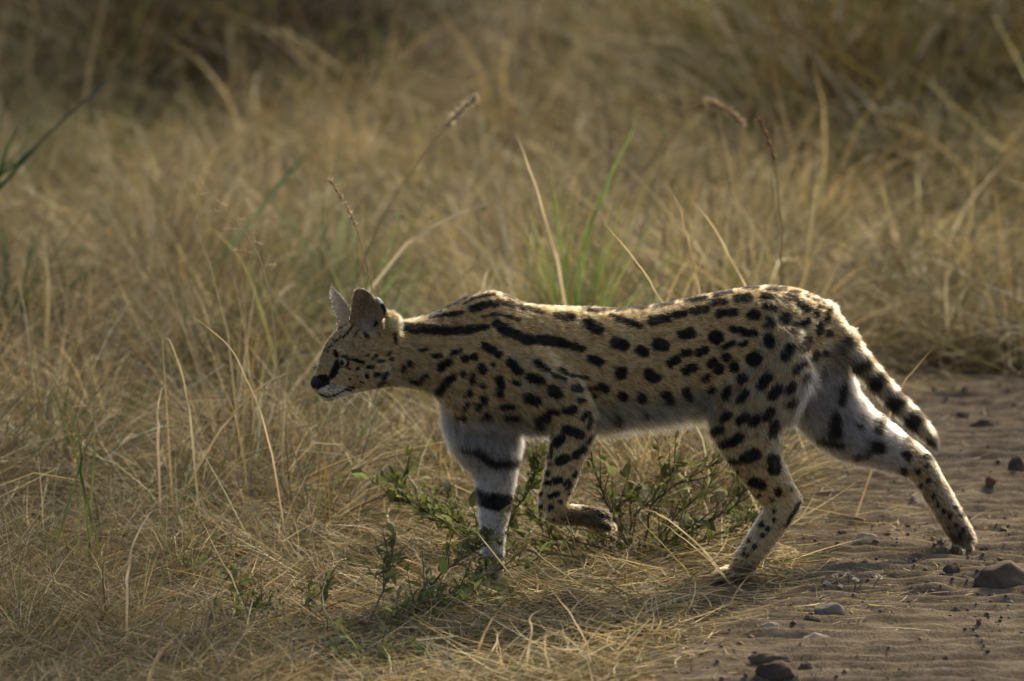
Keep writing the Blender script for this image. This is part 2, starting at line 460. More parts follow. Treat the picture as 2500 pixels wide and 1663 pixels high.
K2 = [([(-120, 455), (0, 470), (370, 505), (560, 490), (740, 460)], (42, 42, 40, 36, 24)), ([(830, 430), (930, 500), (1120, 585), (1300, 590), (1480, 620), (1650, 680)], (36, 48, 44, 48, 38, 28)),
 ([(600, 285), (780, 240), (950, 235), (1100, 275), (1280, 315)], (38, 30, 26, 28, 12)), ([(160, 348), (330, 275), (420, 222), (560, 140), (740, 95)], (9, 16, 30, 26, 12)),
 ([(180, 362), (360, 347), (490, 325)], (8, 19, 17)), ([(520, 235), (640, 178), (820, 145)], (8, 11, 12)), ([(900, 155), (1080, 222)], 10), ([(700, 365), (840, 340), (1050, 385)], (6, 8, 10)),
 ([(1400, 355), (1560, 372)], 34), ([(1700, 420), (1800, 485)], 52), ([(1220, 240), (1570, 245)], 10), ([(1660, 283), (1870, 303)], 14), ([(720, 640), (850, 730)], 33), ([(955, 800), (1045, 885)], 38),
 ([(1205, 795), (1320, 870)], 21), ([(1350, 905), (1490, 970)], 13), ([(1450, 870), (1500, 900)], 24), ([(1540, 920), (1700, 950)], 14), ([(1150, 945), (1250, 978)], 38), ([(1740, 770), (1820, 800)], 38),
 ([(1365, 1072), (1415, 1105)], 52), ([(1575, 1042), (1635, 1065)], 33), ([(1135, 1150), (1205, 1175)], 46), ([(890, 1235), (985, 1235)], 23), ([(930, 1345), (1020, 1345)], 28), ([(1330, 1285), (1410, 1290)], 27),
 ([(1235, 1390), (1305, 1340)], 48), ([(1505, 1270), (1565, 1255)], 38), ([(1622, 1168), (1658, 1160)], 23), ([(1660, 1340), (1720, 1290)], 20), ([(1760, 1110), (1770, 1140)], 14), ([(1850, 1040), (1885, 1070)], 33),
 ([(1720, 1050), (1850, 1045)], 15), ([(860, 970), (875, 1020)], 38), ([(860, 1100)], 39), ([(1000, 1000), (1040, 1015)], 20), ([(690, 850), (700, 890)], 36), ([(510, 915)], 24), ([(605, 930), (600, 1000)], 24), ([(700, 1030)], 24),
 ([(575, 1085), (575, 1105)], 21), ([(715, 1150), (710, 1180)], 31), ([(555, 1210)], 19), ([(660, 1240)], 34), ([(525, 1255)], 19), ([(740, 1310)], 25), ([(690, 1350), (780, 1350)], 19), ([(430, 1340), (520, 1340)], 19), ([(520, 1130)], 13),
 ([(520, 770), (620, 750)], 28), ([(300, 850), (370, 800)], 33), ([(400, 720), (490, 690)], 15), ([(220, 740), (290, 740)], 17), ([(110, 690), (150, 680)], 13), ([(0, 820)], 27), ([(20, 990), (90, 1000)], 23), ([(120, 950), (160, 930)], 17),
 ([(280, 1090), (350, 1000), (410, 950)], (38, 34, 27)), ([(800, 820)], 13)]
K3 = [([(0, 343), (90, 355)], 12), ([(140, 332), (230, 342)], 18), ([(280, 325), (460, 321)], 18), ([(540, 308), (690, 291)], 18), ([(690, 264), (810, 244)], 7), ([(810, 268), (990, 243)], 16), ([(940, 210), (1010, 195)], 7), ([(1065, 213), (1210, 183)], 17),
 ([(1320, 148), (1450, 148)], 14), ([(1550, 158), (1680, 163)], 18), ([(1740, 183), (1820, 193)], 12), ([(1900, 196), (1940, 211)], 12), ([(1980, 258), (2040, 273)], 12), ([(1880, 224), (1970, 262)], 8), ([(150, 400), (260, 440), (400, 490)], (14, 28, 28)),
 ([(515, 450), (645, 425)], 37), ([(700, 395), (810, 378)], 28), ([(890, 360), (990, 335)], 31), ([(1050, 280), (1150, 270)], 28), ([(1260, 245), (1355, 240)], 38), ([(1505, 225), (1595, 230)], 28), ([(1705, 232), (1785, 250)], 32), ([(1845, 300), (1885, 340)], 38),
 ([(1975, 350), (1970, 400)], 27), ([(2000, 310), (2030, 320)], 14), ([(2060, 400), (2070, 450)], 26), ([(2095, 340)], 16), ([(1100, 385), (1245, 370)], 31), ([(1395, 390), (1425, 395)], 45), ([(1525, 320), (1605, 335)], 30), ([(1700, 415), (1700, 435)], 47), ([(1545, 440), (1580, 480)], 28), ([(1525, 490)], 20),
 ([(1760, 520), (1810, 480)], 32), ([(1860, 480), (1890, 450)], 26), ([(2010, 480), (2005, 550)], 31), ([(2085, 560)], 34), ([(780, 568), (865, 552)], 41), ([(1075, 592), (1090, 600)], 58), ([(1225, 520), (1310, 530)], 27), ([(1335, 560), (1425, 555)], 28), ([(1550, 612), (1558, 635)], 48),
 ([(1890, 615), (1870, 685)], 41), ([(1738, 685), (1695, 760)], 44), ([(195, 642), (258, 665)], 50), ([(412, 712), (440, 720)], 44), ([(565, 656), (615, 665)], 50), ([(1150, 690), (1240, 640)], 19), ([(1300, 660), (1340, 650)], 21), ([(792, 735), (838, 735)], 31), ([(932, 725), (988, 706)], 34), ([(682, 820), (728, 790)], 37),
 ([(812, 890), (876, 860)], 35), ([(1040, 825), (1060, 815)], 38), ([(1170, 770)], 37), ([(1100, 880), (1110, 872)], 43), ([(1240, 850), (1243, 868)], 38), ([(1405, 790), (1428, 786)], 58), ([(1785, 888), (1875, 822)], 25), ([(1950, 788), (1980, 752)], 34), ([(2060, 740)], 29), ([(240, 910)], 53), ([(485, 922), (535, 956)], 46), ([(1310, 960)], 46),
 ([(1535, 945), (1482, 1018)], 41), ([(1635, 1052), (1575, 1116)], 39), ([(1775, 1022), (1715, 1076)], 31), ([(1890, 965)], 38), ([(980, 970), (1000, 950)], 26), ([(1030, 1080), (1050, 1060)], 26), ([(1188, 1072), (1162, 1108)], 35), ([(1346, 1084), (1294, 1146)], 33), ([(60, 1030), (100, 1060)], 28), ([(240, 1110), (268, 1130)], 36), ([(420, 1130)], 43),
 ([(640, 1112), (668, 1150)], 40), ([(820, 1080), (840, 1130)], 33), ([(1740, 1190), (1780, 1170)], 28), ([(1142, 1310), (1188, 1282)], 34), ([(1292, 1330), (1348, 1292)], 35), ([(1402, 1348), (1438, 1312)], 40), ([(1532, 1296), (1568, 1254)], 40), ([(1618, 1364), (1582, 1446)], 38), ([(1055, 1430), (1115, 1412)], 35), ([(1270, 1490)], 44), ([(200, 1330)], 32), ([(440, 1280)], 28)]
K4N = [([(1115, 162), (1235, 200)], 34), ([(1042, 270), (1078, 232)], 33), ([(990, 290), (985, 370)], 19), ([(1062, 410), (1118, 386)], 31), ([(1192, 368), (1258, 312)], 27), ([(1290, 270), (1310, 230)], 13), ([(1250, 60), (1300, 30)], 19), ([(1300, 140), (1320, 80)], 15), ([(965, 510)], 19), ([(950, 585), (990, 580)], 13),
 ([(1022, 565), (1068, 560)], 23), ([(1110, 600), (1140, 570)], 15), ([(1130, 630), (1150, 600)], 13), ([(1180, 530), (1200, 500)], 11), ([(992, 690), (1048, 671)], 19), ([(910, 675)], 15), ([(910, 780)], 15), ([(995, 785)], 22), ([(1075, 735)], 13), ([(1140, 670)], 9), ([(990, 440)], 9), ([(1260, 782), (1380, 795), (1450, 850), (1470, 890)], (16, 26, 32, 28)), ([(1440, 905), (1490, 935)], 6), ([(1400, 925), (1450, 960)], 5), ([(1020, 880)], 11), ([(1090, 870)], 9)]  # two thin strokes near the end paint the shaded gaps between toes
K4F = [([(290, 312), (450, 352)], (18, 24)), ([(450, 385), (560, 438), (700, 428), (770, 390)], (24, 36, 32, 22)), ([(395, 640), (450, 715)], (30, 40)), ([(450, 720), (560, 742), (690, 740)], (48, 66, 58)), ([(440, 975), (452, 1030)], (20, 26)), ([(520, 970)], 11), ([(590, 1050)], 22), ([(480, 1215)], 28), ([(600, 1170)], 16), ([(540, 1330)], 20)]
K5N = [([(320, 405), (400, 385), (460, 345)], (20, 28, 28)), ([(492, 500), (578, 467)], 37), ([(702, 503), (710, 578)], 44), ([(392, 520), (440, 530)], 19), ([(440, 590)], 11), ([(555, 672), (616, 694)], 33), ([(740, 745)], 29), ([(595, 770)], 13), ([(690, 800)], 11), ([(705, 880)], 13), ([(830, 720)], 14), ([(615, 975)], 17), ([(660, 1005)], 15), ([(620, 1055)], 17), ([(710, 945)], 11), ([(520, 1090)], 11), ([(565, 1135)], 17),
 ([(490, 1150)], 9), ([(515, 1195)], 13), ([(485, 1185)], 9), ([(490, 1225)], 7), ([(435, 1225)], 7), ([(893, 815), (840, 900), (790, 990)], (9, 10, 7))]
K5F = [([(1210, -20), (1190, 90)], (24, 28)), ([(1150, 190), (1140, 310)], (36, 50)), ([(1030, 372), (1180, 402)], (18, 26)), ([(1475, 215), (1460, 295)], 29), ([(1425, 415), (1462, 425)], 38), ([(1290, 492), (1375, 470)], 19), ([(1320, 260)], 19), ([(1660, 480)], 33), ([(1670, 360)], 27), ([(1640, 590)], 25), ([(1735, 590)], 19), ([(1800, 480), (1860, 500)], 18), ([(1805, 550)], 13), ([(1815, 660)], 14), ([(1760, 690)], 10), ([(1850, 770)], 12),
 ([(1885, 830)], 12), ([(1925, 880)], 13), ([(1970, 915)], 15), ([(2020, 850)], 15), ([(2060, 900)], 19), ([(2020, 980)], 15), ([(2065, 1015)], 10), ([(2040, 1050)], 13), ([(1960, 1000)], 10)]
K1 = [([(520, 945), (560, 935), (600, 960)], (8, 7, 6)), ([(640, 600), (575, 690), (520, 740)], (5, 6, 4)), ([(700, 640), (650, 720)], (5, 5)), ([(500, 720), (440, 790)], (5, 5)), ([(1090, 700), (1110, 800)], (12, 14)), ([(262, 1228), (318, 1200)], (72, 62)), ([(470, 1010), (435, 1105), (402, 1165)], (34, 40, 26)), ([(580, 960), (640, 985)], (10, 12)), ([(452, 925), (438, 880)], (24, 16)), ([(660, 985), (740, 1010)], 17), ([(800, 1060), (850, 1060)], 19), ([(890, 935)], 21), ([(850, 970)], 13), ([(920, 1000), (970, 990)], 15), ([(1060, 975)], 24), ([(790, 1160)], 24), ([(880, 1150), (930, 1135)], 19), ([(970, 1180), (1010, 1130)], 22), ([(690, 1160)], 11), ([(600, 1190)], 14),
 ([(735, 1225)], 11), ([(900, 1265), (970, 1230)], 17), ([(690, 1075)], 15), ([(1040, 905)], 13), ([(800, 930)], 11), ([(340, 850)], 8), ([(370, 840)], 8), ([(355, 885)], 9), ([(320, 880)], 7), ([(425, 760)], 8), ([(400, 820)], 7), ([(575, 1302), (635, 1290)], (22, 24)), ([(270, 1352), (350, 1385), (430, 1370), (520, 1320), (600, 1290)], (7, 8, 11, 10, 13)), ([(1195, 1090), (1190, 1060)], 22), ([(1260, 1010)], 20),
 ([(1180, 1110)], 13), ([(1400, 880), (1430, 870)], 13), ([(360, 1245), (440, 1255)], 7), ([(370, 1285), (430, 1290)], 5), ([(570, 1060), (600, 1085)], 9), ([(590, 560), (470, 650)], 9), ([(885, 565), (870, 600)], (16, 18)), ([(1010, 930)], 10), ([(760, 690), (790, 720)], 14), ([(530, 940), (590, 975), (575, 1040), (510, 1050)], (7, 8, 7, 10))]
SK = {'body': np.array(strokes(C2, 3.92, K2) + strokes(C3, 3.626, K3) + strokes(C4, 3.266, K4N) + strokes(C5, 2.946, K5N)),
      'farf': np.array(strokes(C4, 3.266, K4F)), 'farh': np.array(strokes(C5, 2.946, K5F)), 'head': np.array(strokes(C1, 4.48, K1))}
TAILB = np.array([(2088, 828, 13, 0.9), (2114, 888, 14, .95), (2150, 925, 16, 1), (2196, 972, 19, 1), (2242, 1018, 18, 1), (2286, 1084, 24, 1)])

def stroke_d(u, v, S):
    """signed distance (px) to the nearest stroke, negative inside"""
    best = np.full(u.shape, 1e3)
    for x0, y0, x1, y1, a, b in S:
        dx, dy = x1 - x0, y1 - y0; L2 = dx * dx + dy * dy
        t = np.clip(((u - x0) * dx + (v - y0) * dy) / L2, 0, 1) if L2 > 0 else 0
        d = np.hypot(u - (x0 + t * dx), v - (y0 + t * dy)) - (a + (b - a) * t)
        best = np.minimum(best, d)
    return best

def classify(P):
    """part id, flow direction and nearest station radius for points P"""
    n = len(P); part = np.zeros(n, int); flow = np.zeros((n, 3))
    for s in range(0, n, 20000):
        q = P[s:s + 20000]
        d = np.linalg.norm(q[:, None, :] - STN[None, :, :3], axis=2) / STN[None, :, 3]
        i = d.argmin(1); part[s:s + 20000] = STN[i, 7].astype(int)
        w = np.exp(-np.minimum((d - d.min(1, keepdims=True)) * 9, 40))
        flow[s:s + 20000] = w @ STN[:, 4:7] / w.sum(1, keepdims=True)
    return part, flow

def mix(a, b, t):
    return a * (1 - t[:, None]) + np.asarray(b) * t[:, None]

def coat(P, Nrm, part, shift=None):
    u, v = to_px(P if shift is None else P + shift)
    n = len(P)
    top = np.interp(u, S[:, 0], S[:, 1]); bot = np.interp(u, S[:, 0], S[:, 2])
    h = np.clip((v - top) / (bot - top), 0, 1.2)
    c = np.tile(np.array([0.42, 0.275, 0.115]), (n, 1))
    c = mix(c, (0.46, 0.325, 0.155), sstep(0.15, 0.6, h))
    c = mix(c, (0.60, 0.48, 0.30), sstep(0.92, 1.03, h) * (part == BODY))
    legs = np.isin(part, (NEARF, NEARH))
    c = mix(c, (0.47, 0.335, 0.16), legs * sstep(950, 1050, v))
    c = mix(c, (0.42, 0.32, 0.18), (part == NEARH) * sstep(1210, 1290, v) * .8)
    c = mix(c, (0.18, 0.13, 0.072), (part == NEARH) * sstep(1370, 1388, v))
    c = mix(c, (0.09, 0.065, 0.038), (part == NEARF) * sstep(1225, 1260, v) * sstep(1330, 1400, u))
    c = mix(c, (0.66, 0.62, 0.55), (part == FARF) * sstep(1020, 1075, v))
    c = mix(c, (0.66, 0.61, 0.53), (part == FARH) * sstep(2250, 2180, u) * sstep(880, 960, v))
    c = mix(c, (0.27, 0.215, 0.13), (part == FARH) * sstep(2180, 2290, u))
    c = mix(c, (0.085, 0.066, 0.04), (part == FARH) * sstep(1240, 1325, v))
    # white fur at the back of the near thigh and the under-chest
    c = mix(c, (0.62, 0.58, 0.52), (part == NEARH) * sstep(0, 30, (u - 1950) + (v - 960) * .35) * sstep(870, 930, v) * sstep(1110, 1070, v))
    c = mix(c, (0.62, 0.57, 0.48), np.isin(part, (BODY, FARF)) * sstep(1025, 1050, v) * (u < 1340))
    # head
    hd = (part == HEAD)
    c = mix(c, (0.31, 0.225, 0.12), hd * 1.0 * sstep(945, 890, u) * sstep(935, 885, v))
    c = mix(c, (0.46, 0.355, 0.21), hd * sstep(880, 925, v) * sstep(800, 830, u))
    c = mix(c, (0.60, 0.54, 0.45), hd * sstep(938, 950, v) * sstep(768, 782, u) * sstep(910, 850, u))
    c = mix(c, (0.68, 0.62, 0.52), hd * sstep(958, 968, v) * sstep(930, 850, u))
    c = mix(c, (0.34, 0.29, 0.22), hd * sstep(5, 2, np.hypot((u - 809) * 1.0, (v - 889) * .45)))
    c = mix(c, (0.38, 0.29, 0.17), .7 * hd * sstep(12, 6, np.hypot((u - 846) * .5, (v - 868))))
    c = c * np.where(hd, .62 + .76 * fbm((u + v * .6) / 7, (v - u * .6) / 4, 49, 2), 1.0)[:, None]
    # ears: brown inside, pale tufts, white bar on black behind
    e = (part == EARN)
    inside = e * sstep(0.15, -0.25, Nrm[:, 1])
    c = mix(c, (0.25, 0.17, 0.09), e * 1.0); c = mix(c, (0.25, 0.18, 0.11), inside)
    back = e * sstep(0.0, 0.35, Nrm[:, 1])
    zb = v
    c = mix(c, (0.012, 0.011, 0.010), back * 1.0); c = mix(c, (0.78, 0.74, 0.66), back * sstep(718, 726, zb) * sstep(746, 738, zb))
    flap = e & (u > 921 + (v - 725) * .38)
    c[flap & (v < 741)] = (.80, .75, .66); c[flap & (v >= 741) & (v < 772)] = (.012, .011, .010)
    c = mix(c, (0.58, 0.44, 0.20), np.isin(part, (HEAD, BODY, EARN)) * sstep(26, 16, np.hypot(u - 963, (v - 796) * .65)))  # sunlit gold on the fold behind the ear, painted into the coat
    e = (part == EARF)
    fr = e * sstep(0.25, -0.15, Nrm[:, 1] + 0.4 * Nrm[:, 0])
    c = mix(c, (0.012, 0.011, 0.010), e * 1.0); c = mix(c, (0.80, 0.75, 0.66), e * (1 - fr) * sstep(708, 716, v) * sstep(732, 725, v))
    c = mix(c, (0.62, 0.51, 0.36), fr)
    c = mix(c, (0.46, 0.35, 0.19), (part == TAIL) * .7)
    # black marks
    k = np.zeros(n)
    jit = rng.normal(0, 1.7, n); wob = np.where(part == HEAD, 2.0, 5.0); un = u + wob * (vnoise(u / 7, v / 7, 41) - .5); vn = v + wob * (vnoise(u / 7, v / 7, 43) - .5)
    for nm, ids in (('body', (BODY, NEARF, NEARH)), ('farf', (FARF,)), ('farh', (FARH,)), ('head', (HEAD, EARN))):
        sel = np.isin(part, ids)
        if nm == 'head':
            sel = sel | ((part == BODY) & (u < 1045))
        if sel.any():
            d = stroke_d(un[sel], vn[sel], SK[nm]) + jit[sel] * (0.6 if nm == 'head' else 1) - (0.9 if nm == 'head' else 1.5)
            k[sel] = np.maximum(k[sel], sstep(1.2, -1.2, d))
    sel = part == TAIL
    ax = np.array([0.70, 0.714]); ax2 = np.array([0.54, 0.84])
    for bx, by, hw, st in TAILB:
        a = ax2 if bx < 2120 else ax
        d = np.abs((u - bx) * a[0] + (v - by) * a[1] + 4 * (vnoise(u / 8, v / 8, 45) - .5)) - hw
        k = np.maximum(k, np.where(sel, sstep(1.5, -1.5, d + jit) * st, 0))
    c = mix(c, (0.007, 0.006, 0.005), k * .99)
    sat = np.clip((c[:, 0] - c[:, 2]) / (c[:, 0] + 1e-6) * 2.2 - .35, 0, 1)[:, None]
    c = np.where((k < .5)[:, None], c * (np.array([1.28, 1.25, 1.20]) * (1 - sat) + np.array([1.42, 1.35, 1.17]) * sat), c)
    return np.clip(c, 0, .88), k, h

nv = len(body_me.vertices)
bv = np.empty(nv * 3, np.float32); body_me.vertices.foreach_get('co', bv); bv = bv.reshape(-1, 3).astype(float)
ne = len(body_me.edges); ed = np.empty(ne * 2, np.int32); body_me.edges.foreach_get('vertices', ed); ed = ed.reshape(-1, 2)
vpart, _ = classify(bv)
soft = np.where(np.isin(vpart, (BODY, NEARH, FARH)), 1.0, np.where(np.isin(vpart, (NEARF, FARF)), .6, 0.0))
_u, _v = to_px(bv); soft = soft * np.where((_v > 1180), .25, 1.0)
deg = np.bincount(ed.ravel(), minlength=nv)[:, None]
for it in range(26):                                            # melt the muscles into each other
    acc = np.stack([np.bincount(ed[:, 0], bv[ed[:, 1], k], nv) + np.bincount(ed[:, 1], bv[ed[:, 0], k], nv) for k in range(3)], 1) / deg
    bv += (acc - bv) * (soft * .6)[:, None]
body_me.vertices.foreach_set('co', bv.astype(np.float32).ravel()); body_me.update()
bv = np.empty(nv * 3, np.float32); body_me.vertices.foreach_get('co', bv); bv = bv.reshape(-1, 3).astype(float)
bn = np.empty(nv * 3, np.float32); body_me.vertex_normals.foreach_get('vector', bn); bn = bn.reshape(-1, 3).astype(float)
vpart, vflow = classify(bv)
vcol, _, _ = coat(bv, bn, vpart)
ca = body_me.color_attributes.new('col', 'FLOAT_COLOR', 'POINT')
c4 = np.ones((nv, 4), np.float32); c4[:, :3] = np.where(vcol.mean(1, keepdims=True) < .03, vcol, vcol * 0.55)  # skin darkened to paint shade into the gaps between hairs
ca.data.foreach_set('color', c4.ravel())

m, nt, out = mat_new('skin_under_fur')
pb = nt.nodes.new('ShaderNodeBsdfPrincipled'); pb.inputs['Roughness'].default_value = 0.9; pb.inputs['Specular IOR Level'].default_value = 0.08
atn = nt.nodes.new('ShaderNodeAttribute'); atn.attribute_name = 'col'
nt.links.new(atn.outputs['Color'], pb.inputs['Base Color']); nt.links.new(pb.outputs[0], out.inputs['Surface'])
body_me.materials.clear(); body_me.materials.append(m)
serval = empty('serval', at(1790, 1412, 0.0), label='spotted golden serval with black neck stripes striding left across the track edge', category='serval')
SLOC = np.array(serval.location)
bo = obj('body', body_me, serval); bo.location = -Vector(SLOC)

# ---- fur strands
NF = 420000
body_me.calc_loop_triangles()
nt_ = len(body_me.loop_triangles)
tri = np.empty(nt_ * 3, np.int32); body_me.loop_triangles.foreach_get('vertices', tri); tri = tri.reshape(-1, 3)
va, vb, vc = bv[tri[:, 0]], bv[tri[:, 1]], bv[tri[:, 2]]
fn = np.cross(vb - va, vc - va); ar = np.linalg.norm(fn, axis=1) / 2
fny = fn[:, 1] / (2 * ar + 1e-12)
tp = vpart[tri[:, 0]]
dens = np.where(fny > 0.55, 0.45, 1.0) * np.where(np.isin(tp, (HEAD, EARN, EARF)), 1.9, 1.0)
pr = ar * dens; pr /= pr.sum()
ti = rng.choice(nt_, NF, p=pr)
r1 = np.sqrt(rng.random(NF)); r2 = rng.random(NF)
w0, w1, w2 = 1 - r1, r1 * (1 - r2), r1 * r2
def bary(a):
    return a[tri[ti, 0]] * w0[:, None] + a[tri[ti, 1]] * w1[:, None] + a[tri[ti, 2]] * w2[:, None]
root = bary(bv); nrm = bary(bn); nrm /= np.linalg.norm(nrm, axis=1, keepdims=True)
flow = bary(vflow); part = vpart[tri[ti, 0]]
fcol, fk, fh = coat(root, nrm, part)
u, v = to_px(root)
# combing: along the limb, drooping on the belly, upwards on ears
flow = flow + np.where(part == BODY, 1, 0)[:, None] * np.array([0, 0, -0.45]) * sstep(0.1, 1.0, fh)[:, None]
flow = flow + (np.isin(part, (FARF,)) & (v < 1130))[:, None] * np.array([0.2, 0, -0.3])
flow = flow + ((part == HEAD) & (v < 880))[:, None] * np.array([0.1, 0, 0.5]) + ((part == HEAD) & (v > 900))[:, None] * np.array([0.2, 0, -0.25])
cl = np.stack([vnoise(u / 9, v / 9, 51) - .5, vnoise(u / 9, v / 9, 52) - .5, vnoise(u / 9, v / 9, 53) - .5], 1)
flow = flow + cl * 0.95 + rng.normal(0, 0.22, (NF, 3))
flow = flow - nrm * (flow * nrm).sum(1, keepdims=True)
flow /= np.linalg.norm(flow, axis=1, keepdims=True) + 1e-9
ln = np.full(NF, 0.012)
ln = np.where(part == BODY, 0.0095 + 0.026 * sstep(0.80, 1.0, fh) * sstep(1100, 1350, u), ln)
ln = np.where(part == HEAD, np.interp(u, [760, 800, 850, 930], [.002, .0032, .0048, .009]), ln)
ln = np.where((part == BODY) & (u < 1050), .011, ln)
ln = np.where(part == NEARF, np.interp(v, [950, 1080, 1250], [.012, .008, .006]), ln)
ln = np.where(part == FARF, np.interp(v, [1000, 1110, 1180, 1300], [.022, .016, .009, .007]), ln)
ln = np.where(part == NEARH, np.interp(v, [950, 1100, 1200], [.013, .010, .0065]), ln)
ln = np.where((part == NEARH) & ((u - 1950) + (v - 960) * .35 > 0) & (v > 900) & (v < 1090), .022, ln)
ln = np.where(part == FARH, np.interp(u, [1980, 2150, 2250], [.020, .015, .007]), ln)
ln = np.where(part == TAIL, .015, ln)
ln = np.where(np.isin(part, (EARN, EARF)), .0032, ln)
inner = (part == EARN) & (nrm[:, 1] < -.1)
tuft = inner & (u > 872) & (u < 922) & (v > 738) & (rng.random(NF) < .18)
ln = np.where(tuft, .020, ln)
fcol[tuft] = (0.62, 0.54, 0.42)
ln = ln * rng.uniform(0.6, 1.45, NF) * (1 + .25 * (vnoise(u / 14, v / 14, 55) - .5))
lift = np.where(np.isin(part, (HEAD, EARN, EARF)), .30, .34) + rng.normal(0, .16, NF)
lift = np.where(np.isin(part, (FARF, FARH, TAIL)) | ((part == BODY) & (fh > .8)), lift + .1, lift)
lift = lift + .55 * sstep(.2, .8, -nrm[:, 2]) * ((part == BODY) & (u > 1380) & (u < 1720))
# keep the eyes and the nose leather bare
EYE_PX = (840.0, 883.0)
bare = (part == HEAD) & (((np.hypot(u - EYE_PX[0], (v - EYE_PX[1]) * 1.15) < 13.0)) | ((u < 782) & (v < 948) & (v > 905)))
keep = ~bare
root, nrm, flow, ln, lift, fcol, part, tuft = root[keep], nrm[keep], flow[keep], ln[keep], lift[keep], fcol[keep], part[keep], tuft[keep]
NF = len(root)
d0 = flow * np.cos(lift)[:, None] + nrm * np.sin(lift)[:, None]
bend = flow * 0.55 + np.array([0, 0, -0.25])
pts = np.empty((NF, 4, 3), np.float32)
for k, t in enumerate((0, .33, .68, 1.0)):
    pts[:, k] = root - nrm * 0.0008 + ln[:, None] * (d0 * t + bend * (t * t * .38))
fcol, _, _ = coat(root, nrm, part, shift=(pts[:, 2] - root) * .85)
fcol[tuft] = (0.55, 0.45, 0.32)
u, v = to_px(root); lock = fbm((u * .8 + v * .5) / 9, (v * .8 - u * .5) / 3.5, 57, 2)
shade = rng.uniform(0.75, 1.25, NF) * (.34 + 1.34 * sstep(.32, .66, lock)); agouti = (rng.random(NF) < .22) & (fcol.mean(1) > .05)
shade = np.where(agouti, shade * .5, shade)
fcol = np.clip(fcol * shade[:, None], 0, .92)
hc = bpy.data.hair_curves.new('serval_fur')
hc.add_curves([4] * NF)
hc.attributes['position'].data.foreach_set('vector', pts.ravel())
ra = hc.attributes.get('radius') or hc.attributes.new('radius', 'FLOAT', 'POINT')
rr = np.tile(np.array([.00036, .00034, .00024, .00005], np.float32), (NF, 1)) * np.where(np.isin(part, (HEAD, EARN, EARF)), .75, 1.0)[:, None]
ra.data.foreach_set('value', rr.astype(np.float32).ravel())
fa = hc.attributes.new('fcol', 'FLOAT_COLOR', 'CURVE')
f4 = np.ones((NF, 4), np.float32); f4[:, :3] = fcol
fa.data.foreach_set('color', f4.ravel())
m, nt, out = mat_new('fur')
hb = nt.nodes.new('ShaderNodeBsdfHairPrincipled'); hb.parametrization = 'COLOR'
hb.inputs['IOR'].default_value = 1.28; hb.inputs['Roughness'].default_value = 0.42; hb.inputs['Radial Roughness'].default_value = 0.5
atn = nt.nodes.new('ShaderNodeAttribute'); atn.attribute_name = 'fcol'
nt.links.new(atn.outputs['Color'], hb.inputs['Color']); nt.links.new(hb.outputs[0], out.inputs['Surface'])
hc.materials.append(m)
fo = obj('fur', hc, serval); fo.location = -Vector(SLOC)

# ---- eyes, nose, whiskers
def uv_sphere(name, r, seg=28, rings=18, mat=None):
    th = np.linspace(0, np.pi, rings); ph = np.linspace(0, 2 * np.pi, seg, endpoint=False)
    V = np.array([(math.sin(t) * math.cos(p) * r, math.sin(t) * math.sin(p) * r, math.cos(t) * r) for t in th for p in ph])
    F = [(i * seg + j, (i + 1) * seg + j, (i + 1) * seg + (j + 1) % seg, i * seg + (j + 1) % seg) for i in range(rings - 1) for j in range(seg)]
    return mesh_np(name, V, np.array(F), mat)

m, nt, out = mat_new('eye'); N = nt.nodes; L = nt.links
tc = N.new('ShaderNodeTexCoord'); sx = N.new('ShaderNodeSeparateXYZ'); L.new(tc.outputs['Object'], sx.inputs[0])
cr = N.new('ShaderNodeValToRGB'); cr.color_ramp.interpolation = 'LINEAR'
dv = N.new('ShaderNodeMath'); dv.operation = 'DIVIDE'; dv.inputs[1].default_value = 0.0120; L.new(sx.outputs['Z'], dv.inputs[0])
L.new(dv.outputs[0], cr.inputs[0]); e = cr.color_ramp.elements
e[0].position = 0.0; e[0].color = (0.01, 0.008, 0.006, 1); e[1].position = 1.0; e[1].color = (0.004, 0.004, 0.004, 1)
for p, c in ((.55, (.012, .01, .008)), (.60, (.05, .05, .028)), (.74, (.26, .24, .13)), (.87, (.18, .17, .085)), (.905, (.004, .004, .004))):
    k = e.new(p); k.color = (*c, 1)
pb = N.new('ShaderNodeBsdfPrincipled'); pb.inputs['Roughness'].default_value = .1; pb.inputs['Specular IOR Level'].default_value = .3
L.new(cr.outputs[0], pb.inputs['Base Color']); L.new(pb.outputs[0], out.inputs['Surface'])
M_EYE = m
eye_me = uv_sphere('eye', 0.0120, mat=M_EYE)
near_y = None
uu, vv = to_px(bv)
sel = (vpart == HEAD) & (np.hypot(uu - EYE_PX[0], vv - EYE_PX[1]) < 7)
mid = float(yc(EYE_PX[0]))
ny_ = bv[sel & (bv[:, 1] < mid)][:, 1].mean(); fy_ = bv[sel & (bv[:, 1] > mid)][:, 1].mean()
for yy, g in ((ny_ + .0070, Vector((-.42, -.90, -.02))), (fy_ - .0070, Vector((-.42, .90, -.02)))):
    p = at(EYE_PX[0], EYE_PX[1], yy)
    o = obj('eye', eye_me, serval); o.location = Vector(p - SLOC); o.rotation_euler = g.to_track_quat('Z', 'Y').to_euler()

